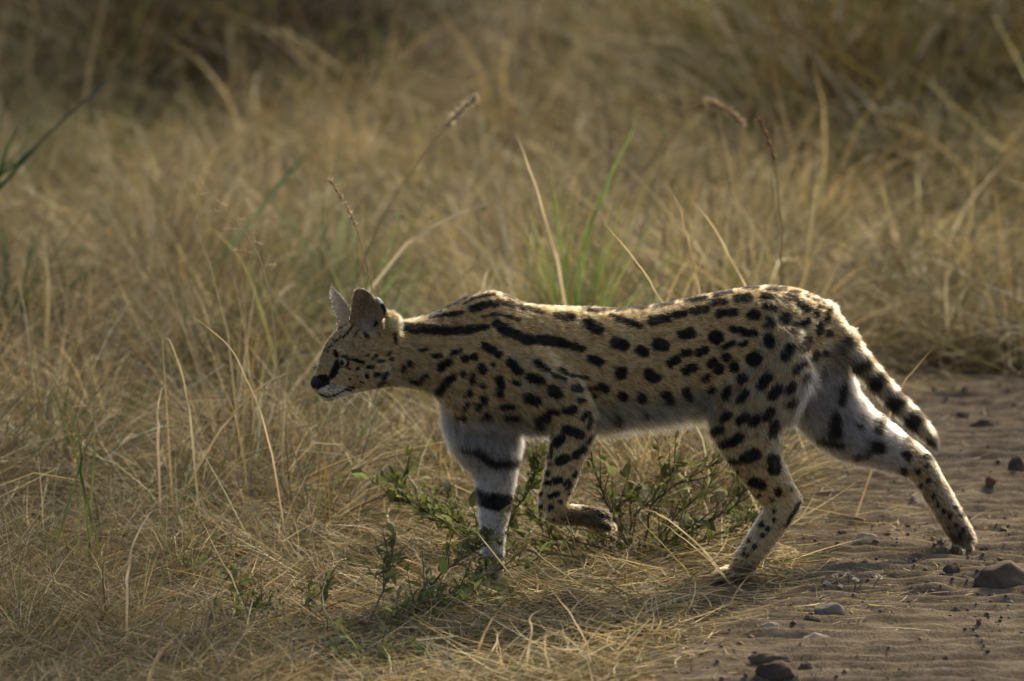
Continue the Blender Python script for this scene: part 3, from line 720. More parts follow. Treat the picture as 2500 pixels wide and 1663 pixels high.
m, nt, out = mat_new('nose_leather'); N = nt.nodes
pb = N.new('ShaderNodeBsdfPrincipled'); pb.inputs['Base Color'].default_value = (.014, .011, .012, 1); pb.inputs['Roughness'].default_value = .7; pb.inputs['Specular IOR Level'].default_value = .25
nz = N.new('ShaderNodeTexNoise'); nz.inputs['Scale'].default_value = 900; bp = N.new('ShaderNodeBump'); bp.inputs['Strength'].default_value = .4; bp.inputs['Distance'].default_value = .001
nt.links.new(nz.outputs['Fac'], bp.inputs['Height']); nt.links.new(bp.outputs[0], pb.inputs['Normal']); nt.links.new(pb.outputs[0], out.inputs['Surface'])
M_NOSE = m
nme = uv_sphere('nose', 1.0, 32, 24, M_NOSE)
co = np.empty(len(nme.vertices) * 3, np.float32); nme.vertices.foreach_get('co', co); co = co.reshape(-1, 3)
x, y, z = co[:, 0].copy(), co[:, 1].copy(), co[:, 2].copy()
wd = 1 - .45 * np.clip(-z, 0, 1) ** 1.3                         # narrower towards the lip
co[:, 0] = x * .0165 + .002 * z; co[:, 1] = y * .0205 * wd; co[:, 2] = z * .0160 - .004 * np.clip(x, 0, 1)
for sgn in (-1, 1):                                             # nostril dents
    d = np.exp(-(((x + .75) / .45) ** 2 + ((y - sgn * .55) / .28) ** 2 + ((z + .15) / .35) ** 2)); co[:, 0] += d * .004
nme.vertices.foreach_set('co', co.ravel()); nme.update()
o = obj('nose', nme, serval); o.location = Vector(at(778, 933, yc(777)) - SLOC); o.rotation_euler = (0, R(-24), 0)

def tube_mesh(name, path, radii, sides=5, mat=None):
    P = np.array(path, float); n = len(P)
    T = np.gradient(P, axis=0); T /= np.linalg.norm(T, axis=1, keepdims=True) + 1e-9
    ref = np.where(np.abs(T[:, 2:3]) > .9, np.array([[1., 0, 0]]), np.array([[0, 0, 1.]]))
    U = np.cross(T, ref); U /= np.linalg.norm(U, axis=1, keepdims=True) + 1e-9; W = np.cross(T, U)
    a = np.linspace(0, 2 * np.pi, sides, endpoint=False)
    rad = np.asarray(radii, float)[:, None, None]
    V = P[:, None, :] + rad * (np.cos(a)[None, :, None] * U[:, None, :] + np.sin(a)[None, :, None] * W[:, None, :])
    F = [(i * sides + j, i * sides + (j + 1) % sides, (i + 1) * sides + (j + 1) % sides, (i + 1) * sides + j) for i in range(n - 1) for j in range(sides)]
    return mesh_np(name, V.reshape(-1, 3), np.array(F), mat)

M_WHISK = leafy_material('whisker', transl=.3, color=(.8, .76, .66))
for side in (-1, 1):
    for k, (ax_, ay_, bx, by, cx_, cy_) in enumerate([(800, 944, 850, 968, 902, 1030), (806, 950, 850, 985, 880, 1052), (812, 946, 868, 958, 930, 1000), (798, 954, 830, 985, 842, 1020), (804, 938, 850, 945, 915, 968), (820, 948, 850, 965, 872, 1005)]):
        y0 = float(yc(800)) + side * .034
        q = np.array([at(ax_, ay_, y0), at(bx, by, y0 + side * .035), at(cx_, cy_, y0 + side * .05)])
        t = np.linspace(0, 1, 9)[:, None]
        path = q[0] * (1 - t) ** 2 + 2 * q[1] * t * (1 - t) + q[2] * t * t
        o = obj('whisker', tube_mesh('whisker', path - SLOC, np.linspace(.00045, .00012, 9), 4, M_WHISK), serval)
# ------------------------------------------------------------------ grass
STRAW = np.array([(.44, .345, .185), (.38, .30, .165), (.32, .24, .125), (.52, .43, .26), (.25, .18, .09), (.43, .36, .215), (.35, .245, .115), (.56, .48, .31)]) * np.array([1.0, .985, .86])
GREENS = np.array([(.10, .14, .035), (.14, .17, .05), (.19, .195, .06), (.10, .13, .05)])

def blades(bx, by, L, az, p0, p1, wid, col, nseg=4, twist=None, z0=0.0, curl=None, floor_=True):
    """ribbon blades: p0 = lean from vertical at the base, p1 = extra bend to the tip (radians)"""
    n = len(bx)
    bz = terrain(bx, by) + z0
    P = np.empty((n, nseg + 1, 3)); P[:, 0] = np.stack([bx, by, bz], 1)
    curl = np.zeros(n) if curl is None else curl
    A_ = np.empty((n, nseg + 1))
    for k in range(nseg):
        t = (k + .5) / nseg
        ph = p0 + p1 * t; a = az + curl * t
        d = np.stack([np.sin(ph) * np.cos(a), np.sin(ph) * np.sin(a), np.cos(ph)], 1)
        P[:, k + 1] = P[:, k] + d * (L / nseg)[:, None]
    if floor_:
        g = terrain(P[..., 0], P[..., 1]) + .003
        P[..., 2] = np.maximum(P[..., 2], g + .012 * rng.random((n, 1)))
    tw = rng.uniform(0, np.pi, n) if twist is None else twist
    side = np.stack([-np.sin(az) * np.cos(tw), np.cos(az) * np.cos(tw), np.sin(tw) * .6], 1)
    s = np.linspace(0, 1, nseg + 1)
    wt = (1 - s ** 1.6 * .92) * (0.75 + .25 * np.minimum(s * 4, 1))
    H = side[:, None, :] * (wid[:, None] * wt[None])[:, :, None] * .5
    V = np.stack([P - H, P + H], 2).reshape(n, -1, 3)
    m_ = (nseg + 1) * 2
    fk = np.array([[2 * k, 2 * k + 1, 2 * k + 3, 2 * k + 2] for k in range(nseg)])
    F = (np.arange(n)[:, None, None] * m_ + fk[None]).reshape(-1, 4)
    C = np.repeat(col, m_, 0)
    return V.reshape(-1, 3), F, C

class Heap:
    def __init__(s): s.V, s.F, s.C, s.n = [], [], [], 0
    def add(s, V, F, C):
        s.V.append(V); s.F.append(F + s.n); s.C.append(C); s.n += len(V)
    def build(s, name, mat, **props):
        return obj(name, mesh_np(name, np.vstack(s.V), np.vstack(s.F), mat, np.vstack(s.C)), **props)

def straw_cols(n, dark=1.0, green=0.0, x=None, y=None):
    c = STRAW[rng.integers(0, len(STRAW), n)] * rng.uniform(.65, 1.2, (n, 1)) * dark
    g = rng.random(n) < green
    c[g] = GREENS[rng.integers(0, 4, g.sum())] * rng.uniform(.7, 1.2, (g.sum(), 1))
    return c

def scatter(n, x0, x1, y0, y1, keepf):
    """random points thinned by keepf(x, y) in 0..1"""
    xs, ys, got = [], [], 0
    while got < n:
        x = rng.uniform(x0, x1, n); y = rng.uniform(y0, y1, n)
        k = rng.random(n) < keepf(x, y)
        xs.append(x[k]); ys.append(y[k]); got += k.sum()
    return np.concatenate(xs)[:n], np.concatenate(ys)[:n]

def off_track(x, y, soft=.10):
    return sstep(soft, -.12, sand_mask(x, y))
def clump(x, y, sc, seed, lo=.35, hi=.65):
    return sstep(lo, hi, fbm(x * sc, y * sc, seed, 3))
def paw_clear(x, y):
    return sstep(.8, 1.25, np.hypot((x - .42) / .085, (y + .12) / .20))
def green_zone(x, y):
    px, py = to_px(np.stack([x, y, terrain(x, y) + .1], -1))
    g = .10 + .40 * np.exp(-((px - 850) / 160) ** 2 - ((py - 700) / 160) ** 2) + .35 * np.exp(-((px - 1390) / 60) ** 2 - ((py - 740) / 60) ** 2) + .25 * np.exp(-((px - 1900) / 260) ** 2 - ((py - 230) / 160) ** 2)
    g = g + .22 * np.exp(-((px - 120) / 150) ** 2 - ((py - 420) / 150) ** 2) + .2 * np.exp(-((px - 500) / 90) ** 2 - ((py - 1180) / 60) ** 2) + .12 * np.exp(-((px - 250) / 150) ** 2 - ((py - 1080) / 90) ** 2)
    return np.clip(g, 0, .7)

G = Heap()
def field(n, x0, x1, y0, y1, Lr, p0r, p1r, wr, keepf, z0=(0, .01), nseg=4, dark=1.0, green=True, azr=None, curl=.8):
    x, y = scatter(n, x0, x1, y0, y1, keepf)
    L = rng.uniform(*Lr, n) * rng.uniform(.7, 1.15, n)
    az = rng.uniform(0, 2 * np.pi, n) if azr is None else rng.normal(azr[0], azr[1], n)
    # neighbours lean together
    az = az + 2.2 * (fbm(x * 1.6, y * 1.6, 61, 2) - .5) * 2
    c = straw_cols(n, dark) * np.where(rng.random(n) < .16, 1.5, np.where(rng.random(n) < .4, .42, 1.0))[:, None]; c = np.minimum(c, .75)
    if green:
        g = rng.random(n) < green_zone(x, y); c[g] = GREENS[rng.integers(0, 4, g.sum())] * rng.uniform(.7, 1.25, (g.sum(), 1))
    patch = .75 + .5 * fbm(x * 1.1, y * 1.1, 67, 2); c = c * patch[:, None]
    G.add(*blades(x, y, L, az, rng.uniform(*p0r, n), rng.uniform(*p1r, n), rng.uniform(*wr, n), c, nseg, z0=rng.uniform(*z0, n), curl=rng.normal(0, curl, n)))

# trampled straw mat in front of and under the animal
def mat_keep(x, y):
    return off_track(x, y, .10) * (.30 + .70 * clump(x, y, 3, 71)) * paw_clear(x, y)
field(24000, -1.25, .98, -1.75, .55, (.04, .17), (1.28, 1.62), (-.15, .22), (.0016, .0058), mat_keep, z0=(0, .022))
field(9000, -1.25, .98, -1.75, .55, (.08, .26), (1.05, 1.5), (-.2, .5), (.0018, .0056), mat_keep, z0=(0, .012), curl=1.4)
field(7000, -1.25, .80, -1.75, .5, (.02, .075), (.2, 1.1), (-.4, .9), (.0014, .0030), lambda x, y: off_track(x, y, .02) * clump(x, y, 2.5, 73) * paw_clear(x, y), nseg=3)
# straws blown over the edge of the sand
field(2600, .2, 1.4, -1.7, 2.4, (.02, .12), (1.4, 1.6), (-.05, .1), (.0014, .0030), lambda x, y: sstep(.50, .0, sand_mask(x, y)) * sstep(-.1, .05, sand_mask(x, y)) * clump(x, y, 3.5, 74), z0=(.006, .014), nseg=3, green=False)
# loose grass on the left, in front of the nose and along the frame's edge
field(7000, -1.35, -.45, -1.2, .2, (.07, .20), (.5, 1.35), (.1, .9), (.0014, .0036), lambda x, y: sstep(-.35, -.9, x + .1 * y) * (.2 + .8 * clump(x, y, 2.2, 75)), azr=(-.3, .9))
def tussocks(n, x0, x1, y0, y1, keepf, nb, hr, rad, wr, nseg=4, greenmul=1.0, tint=None, z0=0.0):
    """bunches of blades that spring from one crown and lean outwards, each bunch with its own height and tone"""
    cx, cy = scatter(n, x0, x1, y0, y1, keepf)
    cnt = rng.integers(nb[0], nb[1], n); H_ = rng.uniform(*hr, n) * rng.uniform(.7, 1.2, n); rr_ = rng.uniform(*rad, n)
    gr = np.clip(green_zone(cx, cy) * greenmul * rng.uniform(0, 2.2, n), 0, .9); br = rng.uniform(.45, 1.45, n)
    dr = rng.uniform(0, 2 * np.pi, n); dl = rng.uniform(0, .55, n)
    I = np.repeat(np.arange(n), cnt); N_ = len(I)
    a = rng.uniform(0, 2 * np.pi, N_); r = rr_[I] * np.sqrt(rng.random(N_))
    x = cx[I] + r * np.cos(a); y = cy[I] + r * np.sin(a)
    lean = np.abs(rng.normal(0, .42, N_)) + .25 * r / rr_[I]
    az = a + rng.normal(0, .6, N_); vx = np.sin(lean) * np.cos(az) + dl[I] * np.cos(dr[I]); vy = np.sin(lean) * np.sin(az) + dl[I] * np.sin(dr[I])
    az = np.arctan2(vy, vx); p0 = np.minimum(np.hypot(vx, vy), 1.45)
    fall = rng.random(N_) < .22; p0 = np.where(fall, rng.uniform(1.0, 1.6, N_), p0)
    p1 = np.where(fall, rng.uniform(-.2, .4, N_), rng.uniform(0, 1.7, N_) ** 1.3)
    kink = rng.random(N_) < .12; p1 = np.where(kink, rng.uniform(1.2, 2.4, N_), p1)
    L = H_[I] * rng.uniform(.35, 1.1, N_)
    c = straw_cols(N_) * br[I][:, None] * np.where(rng.random(N_) < .15, 1.5, np.where(rng.random(N_) < .4, .42, 1.0))[:, None]
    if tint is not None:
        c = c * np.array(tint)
    g = rng.random(N_) < gr[I]; c[g] = GREENS[rng.integers(0, 4, g.sum())] * rng.uniform(.7, 1.3, (g.sum(), 1))
    w = rng.uniform(*wr, N_) * np.where(rng.random(N_) < .08, 1.35, 1.0)
    G.add(*blades(x, y, L, az, p0, p1, w, np.minimum(c, .75), nseg, z0=np.where(fall, rng.uniform(0, .4, N_) * H_[I] * .4, 0.0) + z0, curl=rng.normal(0, .9, N_)))
trk = lambda x, y: np.where(y < TRACK_TOP + .1, off_track(x, y, -.03), 1)
tussocks(70, -1.6, -.35, -.9, .9, lambda x, y: sstep(-.3, -.8, x - .25 * y), (50, 130), (.10, .26), (.02, .07), (.0016, .0038), greenmul=1.5)
# lit bank behind the animal
field(22000, -1.9, 1.6, .30, 2.4, (.06, .22), (1.05, 1.6), (-.2, .4), (.0022, .0058), lambda x, y: off_track(x, y, .07) * (.35 + .65 * clump(x, y, 2, 77)), z0=(0, .035), curl=1.2)
tussocks(200, -1.9, 1.6, .55, 3.0, lambda x, y: off_track(x, y, -.03), (70, 190), (.20, .50), (.03, .10), (.0022, .0055), greenmul=1.3)
# standing grass further back, thick and tangled
field(30000, -2.4, 2.6, 2.2, 6.5, (.08, .30), (.8, 1.6), (-.3, .6), (.0028, .0065), lambda x, y: (.3 + .7 * clump(x, y, 1.5, 82)) * trk(x, y), z0=(0, .10), nseg=4, curl=1.4)
tussocks(300, -2.4, 2.6, 2.3, 6.6, trk, (90, 190), (.22, .56), (.04, .15), (.0034, .0080), nseg=4, greenmul=1.3)
field(22000, -3.0, 3.2, 6.0, 14.0, (.12, .42), (.8, 1.6), (-.3, .6), (.0045, .009), lambda x, y: .3 + .7 * clump(x, y, 1.1, 84), z0=(0, .12), nseg=4, curl=1.4)
tussocks(320, -3.0, 3.2, 6.2, 14.0, lambda x, y: np.ones_like(x), (80, 160), (.22, .60), (.06, .2), (.005, .011), nseg=3, greenmul=1.2)
# tall dark tussocks at the top left and top right, tint darkened for corner shade
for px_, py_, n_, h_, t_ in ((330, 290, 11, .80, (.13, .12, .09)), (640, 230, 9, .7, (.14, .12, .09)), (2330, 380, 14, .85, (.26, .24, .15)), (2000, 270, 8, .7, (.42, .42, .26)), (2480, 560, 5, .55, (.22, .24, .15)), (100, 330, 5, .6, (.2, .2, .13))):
    g_ = on_ground(px_, py_)
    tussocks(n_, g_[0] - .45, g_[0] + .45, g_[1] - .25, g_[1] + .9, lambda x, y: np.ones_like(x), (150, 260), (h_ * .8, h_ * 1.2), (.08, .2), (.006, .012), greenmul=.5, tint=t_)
# thinner cover to the sides and beyond, for a wider view
field(16000, -7, 8, 2.8, 24.0, (.25, .65), (.05, .9), (.2, 1.5), (.006, .011), lambda x, y: np.where((np.abs(x) > 2.3) | (y > 13), 1.0, 0.02), nseg=3, green=False)
field(9000, -4, .6, -6, -1.7, (.05, .22), (.6, 1.6), (-.2, .6), (.003, .006), lambda x, y: off_track(x, y, .05), nseg=3, green=False)
field(8000, -5, -1.2, -4, 3, (.10, .35), (.1, 1.2), (.1, 1.2), (.003, .006), lambda x, y: np.ones_like(x), nseg=3, green=False)
G.build('dry_grass', M_STRAW, kind='stuff', label='tangled straw-coloured dry grass covering the verge and the ground behind', category='grass')
# ------------------------------------------------------------------ stones on the track
import bmesh
def stone_material(name, base, dark, bump=.5):
    return earth_material(name, [(.3, dark), (.5, base), (.72, tuple(min(1, c * 1.45) for c in base))], scale=14, bump=bump, dist=.006, rough=.9, fine=120)
MS = {'brown': stone_material('stone_brown', (.10, .075, .05), (.045, .033, .023)), 'dark': stone_material('stone_dark', (.075, .055, .04), (.035, .026, .02)),
      'pale': stone_material('stone_pale', (.34, .28, .20), (.20, .155, .10)), 'red': stone_material('stone_red', (.13, .065, .038), (.06, .03, .02)),
      'orange': stone_material('stone_orange', (.30, .17, .06), (.18, .10, .04)), 'grey': stone_material('stone_grey', (.17, .145, .115), (.09, .075, .06))}
bm_ico = bmesh.new(); bmesh.ops.create_icosphere(bm_ico, subdivisions=4, radius=1.0)
bm_ico.verts.ensure_lookup_table()
ICO_V = np.array([v.co[:] for v in bm_ico.verts]); ICO_F = np.array([[v.index for v in f.verts] for f in bm_ico.faces]); bm_ico.free()

def rock_mesh(name, sx, sy, sz, seed, facets=9, rough=.16, mat=None, shape=None):
    r_ = np.random.default_rng(seed); V = ICO_V.copy()
    for _ in range(facets):
        n_ = r_.normal(size=3); n_ /= np.linalg.norm(n_); d = r_.uniform(.55, .88)
        V -= n_ * np.maximum(0, V @ n_ - d)[:, None] * .93
    o = r_.uniform(0, 50, 3)
    nz = np.array([mnoise.fractal(Vector(v * 1.8 + o), .9, 2.1, 5) for v in V]); V *= (1 + rough * nz)[:, None]
    V[:, 2] = np.where(V[:, 2] < -.35, -.35 + (V[:, 2] + .35) * .3, V[:, 2])
    if shape is not None:
        V = shape(V)
    V = V / np.abs(V).max(0) * np.array([sx, sy, sz])
    return mesh_np(name, V, ICO_F, mat)

def stone(px, py, w, h, kind, label, seed, depth=.75, facets=9, shape=None, rot=0.0, group=None, sink=.3, name='stone'):
    p = on_ground(px, py - 2); sc = 1 / PXM * (p[1] - CAM_Y) / (0 - CAM_Y)
    sx = w * sc / 2; sy = sx * depth; H = max(h * sc - .12 * sy, .4 * h * sc)
    o = obj(name, rock_mesh(name, sx, sy, H / (1.55 - 1.6 * sink), seed, facets, mat=MS[kind], shape=shape), label=label, category='stone' if name == 'stone' else 'pebble', group=group)
    o.location = (p[0], p[1] + sy * .7, track_z(p[0], p[1] + sy * .7) + H / (1.55 - 1.6 * sink) * (.55 - 1.6 * sink)); o.rotation_euler = (0, 0, rot)
    return o

def peak(V):
    V = V.copy(); V[:, 2] += .55 * np.exp(-((V[:, 0] - .15) / .35) ** 2) * np.clip(V[:, 2], 0, 1); return V
stone(2452, 1455, 160, 88, 'brown', 'largest rock, brown and peaked, at the right edge of the picture', 1, .7, 8, peak, sink=.12)
stone(2326, 1421, 52, 32, 'dark', 'dark angular stone just left of the big peaked rock', 2, .7, 10, sink=.15)
stone(2200, 1429, 26, 12, 'red', 'small flat reddish stone left of the dark angular stone', 3)
stone(2020, 1513, 86, 28, 'grey', 'smooth grey flat stone in the sand, below the white-budded weed', 4, .5, 4)
stone(1983, 1529, 46, 20, 'brown', 'small brown stone tucked against the front of the smooth grey flat stone', 5, .7)
stone(1992, 1575, 86, 26, 'pale', 'long pale flake of stone lying in the sand near the bottom', 6, .5, 12)
stone(1876, 1555, 58, 14, 'pale', 'thin pale sliver of stone at the grass edge, left of the long flake', 7, .4, 12)
stone(1878, 1634, 122, 32, 'brown', 'long brick-shaped brown stone near the bottom edge', 8, .35, 14)
stone(1970, 1646, 46, 28, 'brown', 'rounded brown stone at the right end of the brick-shaped stone', 9, .8, 4)
stone(1892, 1674, 100, 42, 'dark', 'dark rock cut by the bottom edge of the picture', 10, .6, 9)
stone(2110, 1344, 64, 22, 'pale', 'pale chipped stone flake between the two hind paws', 11, .5, 12)
stone(2404, 1358, 24, 14, 'dark', 'small dark pebble touching the far hind paw from the right', 12)
stone(2336, 1505, 42, 18, 'brown', 'low brown stone in the sand below the dark angular stone', 13)
stone(2246, 1243, 60, 28, 'grey', 'grey half-buried stone under the far hind hock', 14, .8, 5, sink=.42)
stone(2284, 1264, 26, 13, 'grey', 'little grey stone against the far hind shank', 15)
stone(2421, 1246, 17, 14, 'red', 'dark red round pebble right of the far hind shank', 16)
stone(2279, 1313, 30, 11, 'grey', 'thin flat pebble left of the far hind foot', 17, .5)
stone(2108, 1289, 14, 10, 'orange', 'tiny orange pebble above the pale chipped flake', 18)
stone(2405, 1304, 20, 13, 'orange', 'orange pebble right of the far hind foot', 19)
stone(2419, 1204, 34, 24, 'red', 'cube-shaped reddish stone at the right, above the pebbles', 20, .8, 14, sink=.15)
stone(2410, 1060, 98, 34, 'dark', 'broad flat dark stone on the far part of the track', 21, .45, 7)
stone(2482, 1172, 44, 44, 'dark', 'dark upright stone cut by the right edge of the picture', 22, .8, 9, sink=.15)
stone(2060, 1318, 22, 10, 'brown', 'brown pebble just left of the pale chipped flake', 23)
stone(2300, 1351, 22, 11, 'grey', 'grey pebble just in front of the far hind toes', 24)
stone(2178, 1507, 24, 10, 'grey', 'grey pebble alone in the open sand at the lower right', 25)
stone(2391, 1546, 16, 12, 'red', 'red pebble in the lower right sand', 26)
stone(2308, 1634, 18, 14, 'dark', 'small dark pebble near the bottom right', 27)
stone(1927, 1440, 30, 13, 'grey', 'purplish grey pebble at the grass edge right of the near hind paw', 28)
stone(2352, 1035, 34, 15, 'brown', 'brown stone left of the broad flat dark stone', 29)

# crumbs and grit
gv, gf, n0 = [], [], 0
sub = np.array([(1, 0, 0), (-1, 0, 0), (0, 1, 0), (0, -1, 0), (0, 0, 1), (0, 0, -1)], float)
subf = np.array([(0, 2, 4), (2, 1, 4), (1, 3, 4), (3, 0, 4), (2, 0, 5), (1, 2, 5), (3, 1, 5), (0, 3, 5)])
x, y = scatter(3600, .2, 1.7, -1.9, 2.6, lambda x, y: sstep(.0, .12, sand_mask(x, y)) * (.2 + .8 * clump(x, y, 3, 91)))
zz = terrain(x, y) + .004 + ripples(x, y)
gc = []
for i in range(len(x)):
    s = .0016 + .0062 * rng.random() ** 4
    V = sub * s * rng.uniform(.6, 1.3, (6, 3)); V[:, 2] *= .7
    a = rng.uniform(0, 6.28); V[:, :2] = V[:, :2] @ np.array([[math.cos(a), -math.sin(a)], [math.sin(a), math.cos(a)]])
    gv.append(V + np.array([x[i], y[i], zz[i] + s * .35])); gf.append(subf + n0); n0 += 6
    gc.append(np.tile(np.array([(.10, .075, .05), (.15, .115, .075), (.07, .052, .04), (.2, .16, .11)][rng.integers(0, 4)]), (6, 1)))
m, nt, out = mat_new('grit'); pb = nt.nodes.new('ShaderNodeBsdfPrincipled'); pb.inputs['Roughness'].default_value = .95
atn = nt.nodes.new('ShaderNodeAttribute'); atn.attribute_name = 'col'; nt.links.new(atn.outputs['Color'], pb.inputs['Base Color']); nt.links.new(pb.outputs[0], out.inputs['Surface'])
obj('gravel', mesh_np('gravel', np.vstack(gv), np.vstack(gf), m, np.vstack(gc)), kind='stuff', label='fine dark grit and crumbs strewn over the sandy track', category='gravel')

# ------------------------------------------------------------------ leafy shrubs
def leaf_mesh(name, l, w, fold, droop):
    s = np.array([0, .2, .5, .8, 1.0]); hw = np.array([.06, .75, 1.0, .62, .04]) * w / 2
    V = []
    for a, b in zip(s, hw):
        z = -droop * a * a * l
        V += [(a * l, -b, z + fold * b), (a * l, 0, z), (a * l, b, z + fold * b)]
    F = []
    for i in range(4):
        k = i * 3; F += [(k, k + 1, k + 4, k + 3), (k + 1, k + 2, k + 5, k + 4)]
    return mesh_np(name, np.array(V), np.array(F), M_LEAF)
LEAVES = [leaf_mesh('leaf', .024, .0105, .35, .25), leaf_mesh('leaf', .019, .0085, .5, .1), leaf_mesh('leaf', .028, .014, .25, .35), leaf_mesh('leaf', .015, .0065, .6, .0)]

def shrub(base, stems, label, nleaf, twig=(.05, .12), seed=0, thick=.0022, lsize=1.0, spread=.35, group=None, tips=.5):
    """stems: polylines of (column, row) with start and end depth; twigs and leaves grow along them"""
    r_ = np.random.default_rng(seed)
    b = on_ground(*base)
    root = empty('leafy_shrub', b, label=label, category='shrub', group=group)
    spots = []
    for poly, y0, y1, bare in stems:
        P = catmull(np.array(poly, float), 5); Yv = b[1] + np.linspace(y0, y1, len(P))
        W = at(P[:, 0], P[:, 1], Yv)
        gz = terrain(W[:, 0], W[:, 1]) + .004; W[:, 2] = np.maximum(W[:, 2], gz)
        W += r_.normal(0, .0012, W.shape)
        obj('stem', tube_mesh('stem', W - b, np.linspace(thick, thick * .35, len(W)), 6, M_TWIG), root)
        seg = np.linalg.norm(np.diff(W, axis=0), axis=1).sum(); nt_ = max(3, int(seg / .022))
        for k in range(nt_):
            t = bare + (1 - bare) * (k + r_.random()) / nt_
            i = min(int(t * (len(W) - 1)), len(W) - 2); p = W[i]; d = W[i + 1] - W[i]; d /= np.linalg.norm(d) + 1e-9
            v = d * .7 + r_.normal(0, spread, 3) + np.array([0, 0, .35]); v /= np.linalg.norm(v)
            ln_ = r_.uniform(*twig) * (1 - .4 * t)
            q = np.array([p + v * ln_ * s + np.array([0, 0, .15 * ln_]) * s * s for s in np.linspace(0, 1, 5)])
            q[:, 2] = np.maximum(q[:, 2], terrain(q[:, 0], q[:, 1]) + .004)
            obj('twig', tube_mesh('twig', q - b, np.linspace(thick * .5, thick * .22, 5), 4, M_TWIG), root)
            for s in np.linspace(.15, 1, 7):
                j = s * 4; a_ = int(min(j, 3)); spots.append((q[a_] + (q[a_ + 1] - q[a_]) * (j - a_), v, s))
        for s in np.linspace(bare, 1, int(seg / .012) + 2):
            j = s * (len(W) - 1); a_ = int(min(j, len(W) - 2)); spots.append((W[a_], d, s))
    V, F, n0 = [], [], 0                                          # the small inner leaves, too many to pick apart
    for c in range(nleaf * 2):
        p, v, s = spots[r_.integers(0, len(spots))]
        e_ = v * .5 + r_.normal(0, .6, 3) + np.array([0, 0, .2]); e_ /= np.linalg.norm(e_); s_ = np.cross(e_, r_.normal(size=3)); s_ /= np.linalg.norm(s_)
        l = .013 * lsize * r_.uniform(.7, 1.3); p = p - b + r_.normal(0, .005, 3)
        V += [p, p + e_ * l * .5 + s_ * l * .2, p + e_ * l, p + e_ * l * .5 - s_ * l * .2]; F.append((n0, n0 + 1, n0 + 2, n0 + 3)); n0 += 4
    obj('foliage', mesh_np('foliage', np.array(V), np.array(F), M_LEAF), root, kind='stuff')
    idx = r_.permutation(len(spots))
    nleaf = min(nleaf, 300)
    for c in range(nleaf):
        p, v, s = spots[idx[c % len(idx)]]
        dirv = Vector(v * .5 + r_.normal(0, .6, 3) + np.array([0, 0, .25])); dirv.normalize()
        o = bpy.data.objects.new('leaf', LEAVES[r_.integers(0, 4)])
        o.location = Vector(p + r_.normal(0, .003, 3) - b)
        q = dirv.to_track_quat('X', 'Z'); o.rotation_mode = 'QUATERNION'
        from mathutils import Quaternion
        o.rotation_quaternion = Quaternion(dirv, r_.uniform(-.9, .9)) @ q
        k = lsize * r_.uniform(.7, 1.25); o.scale = (k, k, k)
        link(o, root)
    return root

shrub((1570, 1372), [([(1575, 1370), (1590, 1235), (1680, 1170), (1768, 1122)], 0, .05, .25), ([(1560, 1370), (1510, 1290), (1485, 1235), (1455, 1155), (1436, 1110)], 0, -.03, .25), ([(1560, 1372), (1500, 1255), (1560, 1205)], 0, .06, .3),
      ([(1580, 1372), (1700, 1290), (1790, 1235), (1815, 1200)], 0, .02, .2), ([(1570, 1372), (1650, 1310), (1720, 1265)], 0, -.05, .1), ([(1570, 1375), (1440, 1330), (1330, 1315)], -.02, -.08, .0), ([(1570, 1375), (1430, 1360), (1300, 1350)], -.05, -.12, .0), ([(1575, 1372), (1640, 1345), (1740, 1330)], 0, -.06, .1), ([(1570, 1374), (1500, 1320), (1400, 1290)], 0, .02, 0), ([(1580, 1374), (1680, 1330), (1790, 1290), (1840, 1270)], .03, .12, .1), ([(1560, 1374), (1540, 1280), (1620, 1190), (1650, 1130)], .05, .12, .2), ([(1560, 1374), (1400, 1340), (1260, 1300), (1240, 1240)], .02, .1, .1), ([(1575, 1374), (1640, 1270), (1740, 1190)], .02, .1, .1)],
      'wide leafy green shrub under the belly, behind the lifted forepaw', 300, seed=3, lsize=1.25, thick=.003)
shrub((1270, 1372), [([(1270, 1370), (1200, 1340), (1120, 1292), (1020, 1240), (935, 1202)], 0, .05, .35), ([(1260, 1370), (1180, 1330), (1090, 1255), (1000, 1225), (985, 1180)], 0, .12, .3), ([(1270, 1372), (1240, 1290), (1300, 1180), (1310, 1140)], 0, .02, .4), ([(1270, 1374), (1330, 1320), (1290, 1240), (1230, 1210)], 0, .1, .2), ([(1275, 1374), (1220, 1345), (1150, 1330)], -.03, -.05, 0)],
      'sparse leafy shrub whose twigs cross behind the banded foreleg', 280, seed=5, lsize=1.2, thick=.003)
shrub((858, 1592), [([(858, 1590), (930, 1540), (1014, 1480), (1100, 1450), (1182, 1428)], 0, .42, .3), ([(1010, 1482), (1080, 1400), (1150, 1350), (1205, 1312)], .30, .50, .35), ([(869, 1570), (915, 1490), (945, 1415), (955, 1365)], .05, .22, .55), ([(900, 1580), (1010, 1530), (1130, 1480), (1260, 1440)], .05, .40, .15), ([(1100, 1460), (1200, 1400), (1290, 1375)], .35, .55, .1), ([(858, 1592), (900, 1600), (960, 1620)], 0, -.1, 0), ([(1040, 1475), (1050, 1440), (1035, 1420)], .3, .36, 0)],
      'leafy green branch sprawling over the straw in front of the planted forepaw', 270, seed=8, lsize=1.15, thick=.003, spread=.5)
shrub((700, 1560), [([(705, 1545), (740, 1480), (815, 1432)], 0, .15, .5), ([(700, 1560), (640, 1500), (590, 1440), (545, 1400)], 0, .2, .2), ([(700, 1560), (680, 1520), (660, 1470)], 0, .05, .1), ([(700, 1562), (620, 1530), (560, 1500)], 0, .05, .2)],
      'low dark-leaved sprig in the straw at the lower left', 80, seed=11, lsize=1.0, spread=.55)
